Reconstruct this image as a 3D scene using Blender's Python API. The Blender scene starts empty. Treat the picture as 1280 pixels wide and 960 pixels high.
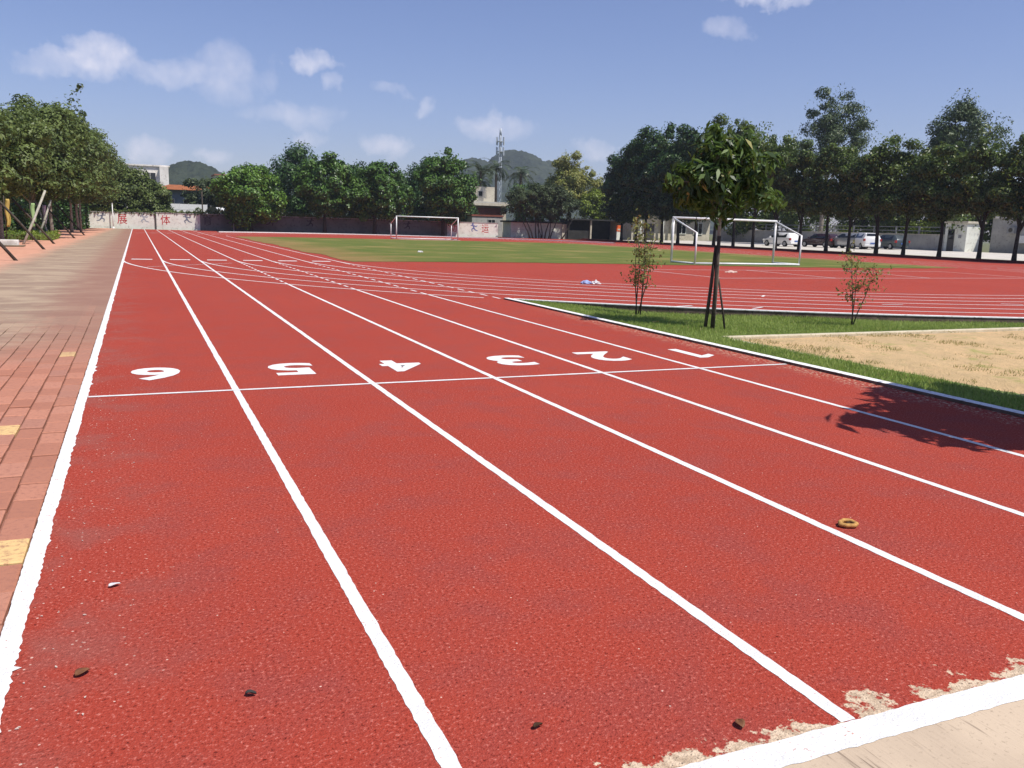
import bpy, bmesh, math, random
import numpy as np
from mathutils import Vector, Matrix, Euler
R = math.radians
random.seed(7)
scene = bpy.context.scene
COL = scene.collection

# ------------------------------------------------------------------ camera, sky, sun, exposure
F_PX, YAW, PITCH, ROLL, CAM_H = 1060.69, 0.415237, 0.183419, 0.029553, 1.4734
fwd = Vector((math.sin(YAW)*math.cos(PITCH), math.cos(YAW)*math.cos(PITCH), -math.sin(PITCH)))
rt = Vector((math.cos(YAW), -math.sin(YAW), 0)); up = rt.cross(fwd)
c_, s_ = math.cos(ROLL), math.sin(ROLL)
r2, u2 = rt*c_ + up*s_, up*c_ - rt*s_
cam_d = bpy.data.cameras.new('camera'); cam = bpy.data.objects.new('camera', cam_d); COL.objects.link(cam)
cam.matrix_world = Matrix(((r2.x, u2.x, -fwd.x, 0), (r2.y, u2.y, -fwd.y, 0), (r2.z, u2.z, -fwd.z, CAM_H), (0, 0, 0, 1)))
cam_d.sensor_fit = 'HORIZONTAL'; cam_d.sensor_width = 36; cam_d.lens = 36*F_PX/1280
cam_d.clip_start = 0.05; cam_d.clip_end = 8000
scene.camera = cam

SUN_EL = R(60); SUN_H = Vector((0.62, -0.785, 0)).normalized()
SUN_DIR = Vector((SUN_H.x*math.cos(SUN_EL), SUN_H.y*math.cos(SUN_EL), math.sin(SUN_EL)))
world = bpy.data.worlds.new('World'); scene.world = world; world.use_nodes = True
CLOUDS = [  # azimuth from +Y, elevation, half width, half height (degrees), strength
 (-1.08, 9.09, 2.2, 1.5, 1.0), (-3.6, 8.4, 2.4, .8, .6), (5.56, 8.72, 2.8, 2.0, .55), (10.58, 9.63, 1.8, .75, .8), (12.04, 8.42, .9, .55, .5),
 (9.55, 6.51, 3.4, .9, .5), (17.33, 7.39, 1.0, .7, .6), (15.14, 4.84, 1.5, .9, .65), (22.0, 6.33, 2.9, 1.0, .7), (.83, 3.96, 1.6, .9, .85),
 (10.52, 5.17, 1.3, .75, .55), (4.47, 3.89, 1.2, .55, .65), (28.54, 5.16, 1.3, .8, .6), (38.91, 14.0, 3.6, .8, 1.0), (36.65, 12.17, 1.4, .6, .4),
 (2.15, 8.5, 2.0, .9, .55), (15.5, 8.3, 1.2, .5, .35), (-14, 9, 3.5, 1.2, .8), (58, 9, 3, 1, .6), (-28, 14, 4, 1.6, .8), (84, 12, 4, 1.4, .7), (120, 18, 5, 2, .8), (-70, 16, 5, 2, .8), (180, 15, 5, 2, .8), (-120, 20, 6, 2.2, .8)]
def build_world():
    nt = world.node_tree; N = nt.nodes; L = nt.links; N.clear()
    def math_(op, a, b=None, cl=False):
        n = N.new('ShaderNodeMath'); n.operation = op; n.use_clamp = cl
        for i, v in enumerate((a, b)):
            if v is None: continue
            if isinstance(v, (int, float)): n.inputs[i].default_value = v
            else: L.new(v, n.inputs[i])
        return n.outputs[0]
    out = N.new('ShaderNodeOutputWorld'); bg = N.new('ShaderNodeBackground'); L.new(bg.outputs[0], out.inputs[0])
    sky = N.new('ShaderNodeTexSky'); sky.sky_type = 'NISHITA'; sky.sun_disc = False
    sky.sun_elevation = SUN_EL; sky.sun_rotation = math.atan2(SUN_H.x, SUN_H.y)
    sky.altitude = 0; sky.air_density = 1.0; sky.dust_density = 0.6; sky.ozone_density = 2.5
    tc = N.new('ShaderNodeTexCoord')
    nz = N.new('ShaderNodeTexNoise'); nz.inputs['Scale'].default_value = 26; nz.inputs['Detail'].default_value = 6; nz.inputs['Roughness'].default_value = .6
    L.new(tc.outputs['Generated'], nz.inputs['Vector'])
    sep = N.new('ShaderNodeSeparateXYZ'); L.new(tc.outputs['Generated'], sep.inputs[0])
    az = math_('MULTIPLY', math_('ARCTAN2', sep.outputs[0], sep.outputs[1]), 180/math.pi)
    el = math_('MULTIPLY', math_('ARCSINE', sep.outputs[2]), 180/math.pi)
    nzc = N.new('ShaderNodeSeparateColor'); L.new(nz.outputs['Color'], nzc.inputs[0])
    az = math_('ADD', az, math_('MULTIPLY', math_('SUBTRACT', nzc.outputs[0], .5), 4.5))
    el = math_('ADD', el, math_('MULTIPLY', math_('SUBTRACT', nzc.outputs[1], .5), 2.6))
    tot = None
    for a0, e0, ra, re, st in CLOUDS:
        da = math_('DIVIDE', math_('SUBTRACT', az, a0), ra); de = math_('DIVIDE', math_('SUBTRACT', el, e0), re)
        d = math_('ADD', math_('MULTIPLY', da, da), math_('MULTIPLY', de, de))
        m = math_('MULTIPLY', math_('SUBTRACT', 1.0, d, True), st)
        tot = m if tot is None else math_('ADD', tot, m)
    nz2 = N.new('ShaderNodeTexNoise'); nz2.inputs['Scale'].default_value = 60; nz2.inputs['Detail'].default_value = 5
    L.new(tc.outputs['Generated'], nz2.inputs['Vector'])
    tot = math_('MULTIPLY', tot, math_('ADD', math_('MULTIPLY', nz2.outputs['Fac'], 1.3), .05), True)
    hs = N.new('ShaderNodeMix'); hs.data_type = 'RGBA'; hs.blend_type = 'MULTIPLY'; hs.inputs['Factor'].default_value = 1; hs.inputs['B'].default_value = (.95, .90, 1.13, 1)
    L.new(sky.outputs[0], hs.inputs['A'])
    mx = N.new('ShaderNodeMix'); mx.data_type = 'RGBA'
    L.new(math_('MULTIPLY', tot, .95), mx.inputs['Factor']); L.new(hs.outputs['Result'], mx.inputs['A']); mx.inputs['B'].default_value = (8.2, 8.1, 9.2, 1)
    L.new(mx.outputs['Result'], bg.inputs['Color']); bg.inputs['Strength'].default_value = 0.10
build_world()
sun_d = bpy.data.lights.new('sun', 'SUN'); sun_d.energy = 5.0; sun_d.angle = R(.53); sun_d.color = (1, .955, .88)
sun = bpy.data.objects.new('sun', sun_d); COL.objects.link(sun); sun.rotation_euler = (-SUN_DIR).to_track_quat('-Z', 'Y').to_euler(); sun.location = (20, -20, 60)
vs = scene.view_settings; vs.view_transform = 'Standard'; vs.look = 'None'; vs.exposure = 0.12; vs.gamma = 1
scene.cycles.use_denoising = True; scene.cycles.max_bounces = 4; scene.cycles.diffuse_bounces = 3; scene.cycles.glossy_bounces = 2; scene.cycles.transmission_bounces = 3; scene.cycles.transparent_max_bounces = 8
scene.cycles.volume_bounces = 0; scene.cycles.volume_step_rate = 10

# ------------------------------------------------------------------ materials
MATS = {}
class NT:
    def __init__(s, name):
        s.mat = bpy.data.materials.new(name); s.mat.use_nodes = True; s.t = s.mat.node_tree; s.N = s.t.nodes; s.L = s.t.links
        s.b = s.N['Principled BSDF']; s.tc = s.N.new('ShaderNodeTexCoord'); s.co = s.tc.outputs['Object']; MATS[name] = s.mat
    def put(s, v, sock):
        if isinstance(v, bpy.types.NodeSocket): s.L.new(v, sock)
        elif isinstance(v, (tuple, list)): sock.default_value = (*v, 1) if len(v) == 3 and len(sock.default_value) == 4 else v
        else: sock.default_value = v
    def noise(s, scale, detail=3, rough=.55, co=None, dist=0):
        n = s.N.new('ShaderNodeTexNoise'); n.inputs['Scale'].default_value = scale; n.inputs['Detail'].default_value = detail
        n.inputs['Roughness'].default_value = rough; n.inputs['Distortion'].default_value = dist; s.L.new(co or s.co, n.inputs['Vector']); return n.outputs['Fac']
    def voro(s, scale, out='Distance', co=None):
        n = s.N.new('ShaderNodeTexVoronoi'); n.inputs['Scale'].default_value = scale; s.L.new(co or s.co, n.inputs['Vector']); return n.outputs[out]
    def map(s, scale=(1, 1, 1), rot=(0, 0, 0)):
        n = s.N.new('ShaderNodeMapping'); n.inputs['Scale'].default_value = scale; n.inputs['Rotation'].default_value = rot; s.L.new(s.co, n.inputs['Vector']); return n.outputs[0]
    def rng(s, v, a, b, c=0., d=1., smooth=True):
        n = s.N.new('ShaderNodeMapRange'); n.interpolation_type = 'SMOOTHSTEP' if smooth else 'LINEAR'
        s.put(v, n.inputs[0]); n.inputs[1].default_value = a; n.inputs[2].default_value = b; n.inputs[3].default_value = c; n.inputs[4].default_value = d; return n.outputs[0]
    def mix(s, f, a, b, mode='MIX'):
        n = s.N.new('ShaderNodeMix'); n.data_type = 'RGBA'; n.blend_type = mode
        s.put(f, n.inputs['Factor']); s.put(a, n.inputs['A']); s.put(b, n.inputs['B']); return n.outputs['Result']
    def m(s, op, a, b=0., cl=False):
        n = s.N.new('ShaderNodeMath'); n.operation = op; n.use_clamp = cl; s.put(a, n.inputs[0]); s.put(b, n.inputs[1]); return n.outputs[0]
    def xyz(s):
        n = s.N.new('ShaderNodeSeparateXYZ'); s.L.new(s.co, n.inputs[0]); return n.outputs
    def island(s):
        return s.N.new('ShaderNodeNewGeometry').outputs['Random Per Island']
    def rand(s):
        return s.N.new('ShaderNodeObjectInfo').outputs['Random']
    def bump(s, h, strength=.3, dist=.01):
        n = s.N.new('ShaderNodeBump'); n.inputs['Strength'].default_value = strength; n.inputs['Distance'].default_value = dist
        s.L.new(h, n.inputs['Height']); s.L.new(n.outputs[0], s.b.inputs['Normal'])
    def done(s, col, rough=.8, spec=.3, metal=0.):
        s.put(col, s.b.inputs['Base Color']); s.put(rough, s.b.inputs['Roughness']); s.b.inputs['Specular IOR Level'].default_value = spec; s.b.inputs['Metallic'].default_value = metal
        return s.mat

def mottled(name, c0, c1, scale=3., rough=.8, c2=None, s2=25., bump=0., spec=.25, bs=None, bd=.01):
    n = NT(name); col = n.mix(n.rng(n.noise(scale, 5), .35, .65), c0, c1)
    if c2: col = n.mix(n.rng(n.noise(s2, 4), .52, .72), col, c2)
    if bump: n.bump(n.noise(bs or scale*8, 4), bump, bd)
    return n.done(col, rough, spec)

def m_track():
    n = NT('track_rubber'); x, y, z = n.xyz()
    g1 = n.noise(72, 3, .75); g2 = n.voro(150); big = n.noise(.35, 4); mid = n.noise(2.2, 5, .65)
    col = n.mix(n.rng(big, .3, .7), (.325, .045, .028), (.352, .052, .032))
    col = n.mix(n.rng(mid, .42, .68), col, (.295, .053, .040))
    col = n.mix(n.rng(g1, .54, .70), col, (.54, .17, .13))
    col = n.mix(n.rng(g1, .46, .30), col, (.10, .013, .009))
    fl = n.voro(38, 'Color'); sc = n.N.new('ShaderNodeSeparateColor'); n.L.new(fl, sc.inputs[0])
    fd = n.voro(38)
    fleck = n.m('MULTIPLY', n.rng(sc.outputs[0], .972, .976), n.rng(fd, .16, .10))
    edge = n.rng(n.m('ADD', x, n.m('MULTIPLY', n.noise(1.5, 4), .6)), .55, -.1)        # chalky dust tracked in from the paving
    fleck2 = n.m('MULTIPLY', n.m('MULTIPLY', n.rng(sc.outputs[1], .80, .83), n.rng(fd, .22, .12)), edge)
    col = n.mix(n.m('MULTIPLY', n.m('MAXIMUM', fleck, fleck2), .85), col, (.72, .52, .42))
    col = n.mix(n.m('MULTIPLY', edge, n.rng(mid, .4, .7, 0, .35)), col, (.30, .12, .09))
    # bare worn patches along the end line and along the grass kerb
    w = n.noise(5.5, 6, .65); w2 = n.noise(26, 4, .7)
    wear = n.m('SUBTRACT', n.m('ADD', n.m('MULTIPLY', w, .62), n.m('MULTIPLY', w2, .20)), n.m('SUBTRACT', y, 1.40))
    wm = n.rng(wear, .005, .03)
    wk = n.m('MULTIPLY', n.rng(n.m('ADD', x, n.m('MULTIPLY', w, .9)), 6.85, 7.2), n.m('MULTIPLY', n.rng(w2, .52, .6), n.rng(y, 15, 12)))
    wm = n.m('MAXIMUM', wm, n.m('MULTIPLY', n.m('MULTIPLY', wk, n.rng(x, 6.9, 6.8)), .75))
    wc = n.mix(n.rng(w2, .4, .6), (.42, .31, .21), (.62, .48, .34)); wc = n.mix(n.rng(n.noise(90, 3), .6, .66), wc, (.16, .12, .09))
    col = n.mix(wm, col, wc)
    n.bump(n.m('ADD', n.m('MULTIPLY', g2, .6), g1), .75, .006)
    return n.done(col, .9, .10)
def m_paint():
    n = NT('line_paint')
    g = n.noise(70, 4, .7); g3 = n.noise(9, 4); g2 = n.voro(110)
    col = n.mix(n.rng(g3, .35, .65), (.66, .65, .63), (.76, .755, .735))
    col = n.mix(n.rng(n.noise(130, 3, .7), .56, .70), col, (.50, .46, .44))
    col = n.mix(n.rng(n.m('ADD', g, n.m('MULTIPLY', g3, .35)), .80, .87), col, (.50, .27, .21))
    n.bump(n.m('ADD', g2, g), .6, .004)
    return n.done(col, .75, .25)
def m_leaf(name, dark, mid, lite, gloss=.5, trans=.22, rare=None, rare_at=.93):
    n = NT(name); i = n.island(); 
    col = n.mix(n.rng(i, .0, .6, smooth=False), dark, mid); col = n.mix(n.rng(i, .55, 1., smooth=False), col, lite)
    if rare: col = n.mix(n.rng(n.m('FRACT', n.m('MULTIPLY', i, 37.3)), rare_at, rare_at+.01), col, rare)
    col = n.mix(n.rng(n.noise(.55, 3), .38, .66), col, n.mix(.75, col, lite))  # lighter clumps by noise: crown highlights put into the leaf colour
    n.done(col, gloss, .35)
    tr = n.N.new('ShaderNodeBsdfTranslucent'); n.put(n.mix(.5, col, lite), tr.inputs['Color'])
    ms = n.N.new('ShaderNodeMixShader'); ms.inputs[0].default_value = trans
    n.L.new(n.b.outputs[0], ms.inputs[1]); n.L.new(tr.outputs[0], ms.inputs[2]); n.L.new(ms.outputs[0], n.N['Material Output'].inputs['Surface'])
    return n.mat
def plain(name, c, rough=.6, spec=.4, metal=0., var=.12, scale=6.):
    n = NT(name); d = tuple(v*(1-var) for v in c)
    return n.done(n.mix(n.rng(n.noise(scale, 5), .35, .65), c, d), rough, spec, metal)

m_track(); m_paint()
m_leaf('leaf_left', (.040, .066, .018), (.088, .132, .032), (.175, .225, .062), .5, .28)
m_leaf('leaf_dark', (0.014, 0.041, 0.011), (0.027, 0.070, 0.016), (0.068, 0.135, 0.030), .45, .12)
m_leaf('leaf_mango', (0.023, 0.058, 0.012), (0.049, 0.114, 0.019), (0.111, 0.208, 0.033), .42, .16)
m_leaf('leaf_bright', (0.034, 0.081, 0.012), (0.078, 0.169, 0.021), (0.156, 0.273, 0.039), .45, .2)
m_leaf('leaf_row', (.020, .044, .010), (.052, .098, .017), (.16, .215, .045), .38, .25, (.34, .34, .09), .975)
m_leaf('leaf_yellow', (0.062, 0.106, 0.020), (0.175, 0.213, 0.044), (0.375, 0.362, 0.106), .5, .25)
m_leaf('leaf_olive', (0.025, 0.045, 0.018), (0.048, 0.073, 0.027), (0.088, 0.119, 0.045), .55, .15)
m_leaf('leaf_euc', (0.026, 0.050, 0.019), (0.054, 0.090, 0.034), (0.108, 0.150, 0.060), .5, .15)
m_leaf('leaf_broad', (.018, .042, .010), (.045, .090, .017), (.13, .20, .04), .42, .3, (.34, .31, .09), .97)
m_leaf('leaf_sapling', (.10, .14, .03), (.17, .21, .05), (.28, .28, .09), .5, .35, (.36, .17, .07), .84)
m_leaf('leaf_hedge', (0.060, 0.100, 0.012), (0.120, 0.190, 0.020), (0.240, 0.300, 0.040), .5, .25)
m_leaf('leaf_vine', (0.030, 0.060, 0.012), (0.070, 0.110, 0.022), (0.140, 0.180, 0.040), .5, .2)
m_leaf('leaf_palm', (0.028, 0.050, 0.022), (0.050, 0.085, 0.040), (0.100, 0.130, 0.070), .4, .15)
m_leaf('grass_blade', (.15, .225, .035), (.25, .35, .06), (.38, .46, .12), .55, .45, (.48, .40, .16), .92)
m_leaf('sand_grass', (.20, .19, .05), (.30, .27, .08), (.42, .36, .13), .55, .3)
m_leaf('dry_leaf', (0.100, 0.035, 0.018), (0.160, 0.060, 0.025), (0.220, 0.100, 0.040), .6, .1)
mottled('bark', (.060, .045, .033), (.11, .088, .066), 7, .9, (.035, .028, .022), 30, .8)
mottled('bark_dark', (.030, .024, .019), (.055, .045, .035), 7, .9, bump=.8)
mottled('bark_pale', (.22, .19, .15), (.34, .30, .25), 8, .85, (.12, .10, .08), 30, .5)
mottled('pole_dark', (.045, .035, .028), (.085, .068, .052), 9, .85, bump=.5)
mottled('pole_pale', (.36, .34, .27), (.48, .45, .38), 7, .8, (.22, .2, .15), 30, .3)
mottled('verge_soil', (.09, .14, .032), (.14, .19, .045), 2.5, .95, (.11, .095, .045), 7, .6)
def m_infield():
    n = NT('infield_turf'); st = n.noise(.9, 4, .6, n.map((.35, 1.6, 1)))
    col = n.mix(n.rng(st, .35, .65), (.145, .155, .038), (.085, .125, .026))
    col = n.mix(n.rng(n.noise(.25, 5, .6), .48, .68), col, (.23, .19, .065))
    col = n.mix(n.rng(n.noise(11, 4, .7), .55, .75), col, (.20, .20, .06)); n.bump(n.noise(30, 4), .8, .03)
    x, y, z = n.xyz()
    worn = n.rng(n.m('ADD', n.m('ABSOLUTE', n.m('SUBTRACT', x, 24.)), n.m('MULTIPLY', n.noise(.5, 4), 6)), 15., 20.)
    col = n.mix(n.m('MULTIPLY', worn, .6), col, (.30, .17, .075))
    return n.done(col, .95, .1)
m_infield()
mottled('outer_ground', (.10, .12, .04), (.14, .13, .06), .4, .95, bump=.3)
mottled('soil', (.12, .085, .055), (.19, .14, .09), 1.4, .95, bump=.5)
def m_sand():
    n = NT('pit_sand'); a = n.noise(1.1, 5, .6); b = n.noise(7, 5, .65); f = n.noise(60, 3)
    col = n.mix(n.rng(a, .36, .62), (.60, .41, .22), (.52, .37, .20)); col = n.mix(n.rng(b, .52, .72), col, (.44, .33, .17))
    col = n.mix(n.rng(n.noise(2.3, 5, .7), .55, .7), col, (.36, .32, .12)); col = n.mix(n.rng(f, .6, .7), col, (.34, .24, .12))
    n.bump(n.m('ADD', b, n.m('MULTIPLY', f, .4)), .9, .05); return n.done(col, .95, .1)
m_sand()
def m_concrete():
    n = NT('broomed_concrete'); sc = n.map((60, 3.2, 1), (0, 0, R(-10))); br = n.noise(1, 3, .6, sc); big = n.noise(1.6, 5)
    patch = n.rng(n.noise(2.6, 4), .46, .58)
    col = n.mix(n.rng(big, .35, .65), (.54, .425, .305), (.46, .36, .26))
    col = n.mix(n.m('MULTIPLY', n.rng(br, .54, .66), patch), col, (.24, .18, .13)); col = n.mix(n.rng(n.noise(60, 4, .7), .56, .70), col, (.36, .28, .20))
    n.bump(br, .5, .006); return n.done(col, .85, .2)
m_concrete()
def m_kerb():
    n = NT('kerb_paint'); g = n.noise(14, 5, .7); x, y, z = n.xyz()
    col = n.mix(n.rng(g, .5, .68), (.80, .79, .77), (.50, .45, .41)); col = n.mix(n.rng(n.noise(60, 3), .66, .72), col, (.22, .17, .14))
    n.bump(g, .3, .01); return n.done(col, .75, .25)
m_kerb()
mottled('kerb_dirt_shade', (.10, .072, .055), (.16, .115, .09), 5, .9, (.055, .05, .03), 14, .5)
mottled('kerb_cement', (.60, .52, .38), (.50, .43, .30), 4, .85, (.36, .33, .20), 14, .3)
mottled('kerb_red', (.16, .030, .022), (.11, .022, .018), 3, .85)
def m_paver(name, per_island):
    n = NT(name); r = n.island() if per_island else n.rand(); x, y, z = n.xyz()
    if not per_island:
        g = n.N.new('ShaderNodeNewGeometry'); n.co = g.outputs['Position']; x, y, z = n.xyz()
    col = n.mix(n.rng(r, 0, .8, smooth=False), (.36, .15, .095), (.48, .215, .14)); col = n.mix(n.rng(r, .75, 1, smooth=False), col, (.36, .17, .12))
    col = n.mix(n.rng(n.m('FRACT', n.m('MULTIPLY', r, 17.7)), .965, .967), col, (.66, .45, .20))
    col = n.mix(n.rng(n.noise(30, 5, .7), .45, .75), col, (.30, .13, .09))
    # grey silt washed across the path in a long band
    a = n.m('ADD', n.m('MULTIPLY', n.noise(.5, 5, .6), 3.2), n.m('MULTIPLY', n.noise(2.0, 5, .7, n.map((.7, 1.4, 1))), 1.2))
    near = n.rng(n.m('ADD', y, a), 11.2, 13.8)
    silt_far = n.rng(n.m('ADD', n.m('ADD', x, n.m('MULTIPLY', y, -.012)), n.m('MULTIPLY', a, .4)), -3.3, -2.2)
    silt = n.m('MULTIPLY', near, silt_far)
    st = n.noise(1.3, 6, .7, n.map((.6, 1.0, 1)), .6)
    sc = n.mix(n.rng(st, .38, .62), (.39, .29, .20), (.28, .195, .14))
    side = n.rng(n.m('ADD', x, n.m('MULTIPLY', st, .7)), -1.5, -.5)
    sc = n.mix(n.m('MULTIPLY', side, .7), sc, (.29, .135, .095))
    col = n.mix(n.m('MULTIPLY', silt, .92), col, sc)
    pink = n.m('SUBTRACT', 1., silt_far); col = n.mix(n.m('MULTIPLY', n.m('MULTIPLY', pink, near), .8), col, (.60, .31, .21))
    n.bump(n.noise(80, 4), .35, .004); return n.done(col, .85, .2)
m_paver('paver', False); m_paver('paver_mass', True)
def m_joint():
    n = NT('paving_bed'); x, y, z = n.xyz()
    a = n.m('ADD', n.m('MULTIPLY', n.noise(.5, 5, .6), 3.2), n.m('MULTIPLY', n.noise(2.0, 5, .7, n.map((.7, 1.4, 1))), 1.2))
    near = n.rng(n.m('ADD', y, a), 11.2, 13.8)
    far = n.rng(n.m('ADD', n.m('ADD', x, n.m('MULTIPLY', y, -.012)), n.m('MULTIPLY', a, .4)), -3.3, -2.2)
    st = n.noise(1.3, 6, .7, n.map((.6, 1.0, 1)), .6)
    silt = n.mix(n.rng(st, .38, .62), (.39, .29, .20), (.28, .195, .14))
    side = n.rng(n.m('ADD', x, n.m('MULTIPLY', st, .7)), -1.5, -.5); silt = n.mix(n.m('MULTIPLY', side, .7), silt, (.27, .13, .095))
    pink = n.mix(n.rng(n.noise(3, 5), .4, .65), (.60, .31, .21), (.50, .25, .165)); pink = n.mix(n.rng(st, .58, .7), pink, (.42, .28, .19))
    c = n.mix(far, pink, silt); c = n.mix(near, (.20, .10, .07), c)
    n.bump(n.noise(40, 4), .4, .01); return n.done(c, .9, .15)
m_joint()
mottled('road_cement', (.58, .54, .48), (.50, .465, .41), .8, .85, (.40, .37, .33), 6, .2)
mottled('wall_white', (.76, .78, .70), (.68, .69, .61), 1.2, .85, (.52, .50, .44), 3.2, .15)
mottled('wall_shaded', (.20, .19, .18), (.155, .15, .145), .9, .9, (.11, .105, .10), 3.2, .15)  # darker copy of the wall colour, tree shade painted in
mottled('wall_grey', (.42, .41, .38), (.34, .33, .31), .9, .85, (.26, .25, .23), 4, .15)
mottled('wall_cream', (.62, .57, .45), (.52, .47, .37), 1.0, .85, (.40, .36, .28), 4, .15)
mottled('wall_blue', (.10, .13, .17), (.14, .17, .21), .8, .8)
mottled('wall_pale', (.82, .78, .72), (.70, .66, .60), .6, .85, (.55, .5, .45), 2.2)
mottled('roof_orange', (.36, .12, .04), (.26, .085, .03), 1.2, .8, (.18, .09, .05), 6, .3)
mottled('roof_tile', (.30, .13, .09), (.22, .10, .07), 1.5, .85)
mottled('brick_red', (.26, .085, .06), (.20, .07, .05), 2.5, .9)
mottled('forest', (.024, .034, .020), (.044, .056, .032), .05, .95, (.012, .018, .012), .16, 1.0, .05, .12, 3.0)
plain('metal_white', (.80, .80, .78), .4, .5, 0, .1, 4); plain('goal_paint', (.82, .82, .80), .35, .5, 0, .14, 7)
plain('sheet_white', (.80, .80, .80), .5, .4); plain('metal_grey', (.30, .31, .32), .5, .5, .3); plain('mast', (.42, .46, .50), .5, .5)
plain('glass_dark', (.012, .015, .018), .08, .6); plain('rubber', (.015, .015, .015), .8, .2); plain('rim', (.42, .43, .45), .35, .5, .6)
plain('lamp_red', (.35, .02, .015), .2, .5); plain('lamp_clear', (.75, .75, .72), .15, .5); plain('plate', (.05, .12, .40), .4, .4)
plain('car_white', (.80, .80, .79), .18, .6, 0, .03); plain('car_dark', (.035, .012, .014), .18, .6); plain('car_silver', (.40, .41, .42), .22, .6, .4, .04); plain('car_grey', (.055, .07, .078), .2, .6, .1)
plain('letter_red', (.52, .025, .03), .7, .2, 0, .25, 3); plain('figure_grey', (.20, .23, .29), .8, .2, 0, .25, 3); plain('figure_pale', (.42, .46, .49), .8, .2, 0, .2, 3); plain('figure_blue', (.16, .20, .42), .8, .2, 0, .25, 3); plain('letter_shaded', (.07, .06, .065), .8, .2)
plain('flag_yellow', (.50, .36, .10), .8, .2); plain('flag_green', (.34, .50, .22), .8, .2); plain('flag_mauve', (.52, .40, .46), .8, .2)
plain('sign_orange', (.75, .14, .03), .6, .3); plain('pod', (.55, .30, .09), .75, .2, 0, .35, 60); plain('pod_dark', (.05, .025, .012), .8, .2)
plain('grit', (.62, .50, .42), .9, .1); plain('door_dark', (.08, .075, .07), .6, .3); plain('bag_blue', (.30, .38, .62), .5, .4); plain('chalk', (.62, .45, .38), .9, .1); plain('bag_white', (.66, .64, .63), .5, .4); plain('shed_dark', (.045, .045, .042), .85, .2, 0, .3, 1.5)

# ------------------------------------------------------------------ mesh helpers
class MB:
    def __init__(s): s.v, s.f = [], []
    def add(s, v, f):
        o = len(s.v); s.v += [tuple(map(float, p)) for p in v]; s.f += [tuple(i+o for i in q) for q in f]; return s
    def box(s, x0, x1, y0, y1, z0, z1, rot=None, org=None):
        v = [(x, y, z) for z in (z0, z1) for x, y in ((x0, y0), (x1, y0), (x1, y1), (x0, y1))]
        if rot is not None: v = [tuple(rot @ Vector(p) + (org or Vector())) for p in v]
        return s.add(v, [(3, 2, 1, 0), (4, 5, 6, 7), (0, 1, 5, 4), (1, 2, 6, 5), (2, 3, 7, 6), (3, 0, 4, 7)])
    def tube(s, pts, rad, n=8, cap=True):
        pts = [Vector(p) for p in pts]; rad = [rad]*len(pts) if isinstance(rad, (int, float)) else list(rad)
        v, f = [], []; ref = None
        for i, p in enumerate(pts):
            d = (pts[min(i+1, len(pts)-1)] - pts[max(i-1, 0)]).normalized()
            a = d.orthogonal().normalized() if ref is None else (ref - d*ref.dot(d)).normalized()
            ref = a; b = d.cross(a)
            for k in range(n):
                t = 2*math.pi*k/n; v.append(p + (a*math.cos(t) + b*math.sin(t))*rad[i])
        for i in range(len(pts)-1):
            for k in range(n): f.append((i*n+k, i*n+(k+1) % n, (i+1)*n+(k+1) % n, (i+1)*n+k))
        if cap: f += [tuple(range(n-1, -1, -1)), tuple((len(pts)-1)*n+k for k in range(n))]
        return s.add(v, f)
    def prism(s, poly, z0, z1):      # poly in xy
        n = len(poly); v = [(x, y, z0) for x, y in poly] + [(x, y, z1) for x, y in poly]
        return s.add(v, [tuple(range(n-1, -1, -1)), tuple(range(n, 2*n))] + [(i, (i+1) % n, n+(i+1) % n, n+i) for i in range(n)])
    def mesh(s, name, smooth=False):
        me = bpy.data.meshes.new(name); me.from_pydata(s.v, [], s.f); me.update()
        if smooth: me.polygons.foreach_set('use_smooth', [True]*len(me.polygons))
        return me
    def build(s, name, mat, parent=None, smooth=False, bevel=0):
        o = bpy.data.objects.new(name, s.mesh(name, smooth)); o.data.materials.append(MATS[mat]); COL.objects.link(o)
        if parent: o.parent = parent
        if bevel: m = o.modifiers.new('bevel', 'BEVEL'); m.width = bevel; m.segments = 2; m.limit_method = 'ANGLE'
        return o
def obj(name, me, mat=None, parent=None):
    o = bpy.data.objects.new(name, me); COL.objects.link(o)
    if mat and not me.materials: me.materials.append(MATS[mat])
    if parent: o.parent = parent
    return o
def tag(o, label, cat, group=None):
    o['label'] = label; o['category'] = cat
    if group: o['group'] = group
    return o
def thing(name, label, cat, loc=(0, 0, 0), rz=0, group=None):
    o = bpy.data.objects.new(name, None); o.empty_display_size = .3; COL.objects.link(o); o.location = loc; o.rotation_euler.z = rz
    return tag(o, label, cat, group)
def struct(o): o['kind'] = 'structure'; return o
def np_mesh(name, V, faces_n, F):
    me = bpy.data.meshes.new(name); nf = len(F)
    me.vertices.add(len(V)); me.vertices.foreach_set('co', np.ascontiguousarray(V, dtype=np.float32).ravel())
    me.loops.add(nf*faces_n); me.loops.foreach_set('vertex_index', np.ascontiguousarray(F, dtype=np.int32).ravel())
    me.polygons.add(nf); me.polygons.foreach_set('loop_start', np.arange(nf, dtype=np.int32)*faces_n)
    me.update(calc_edges=True); me.validate(); return me
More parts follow.
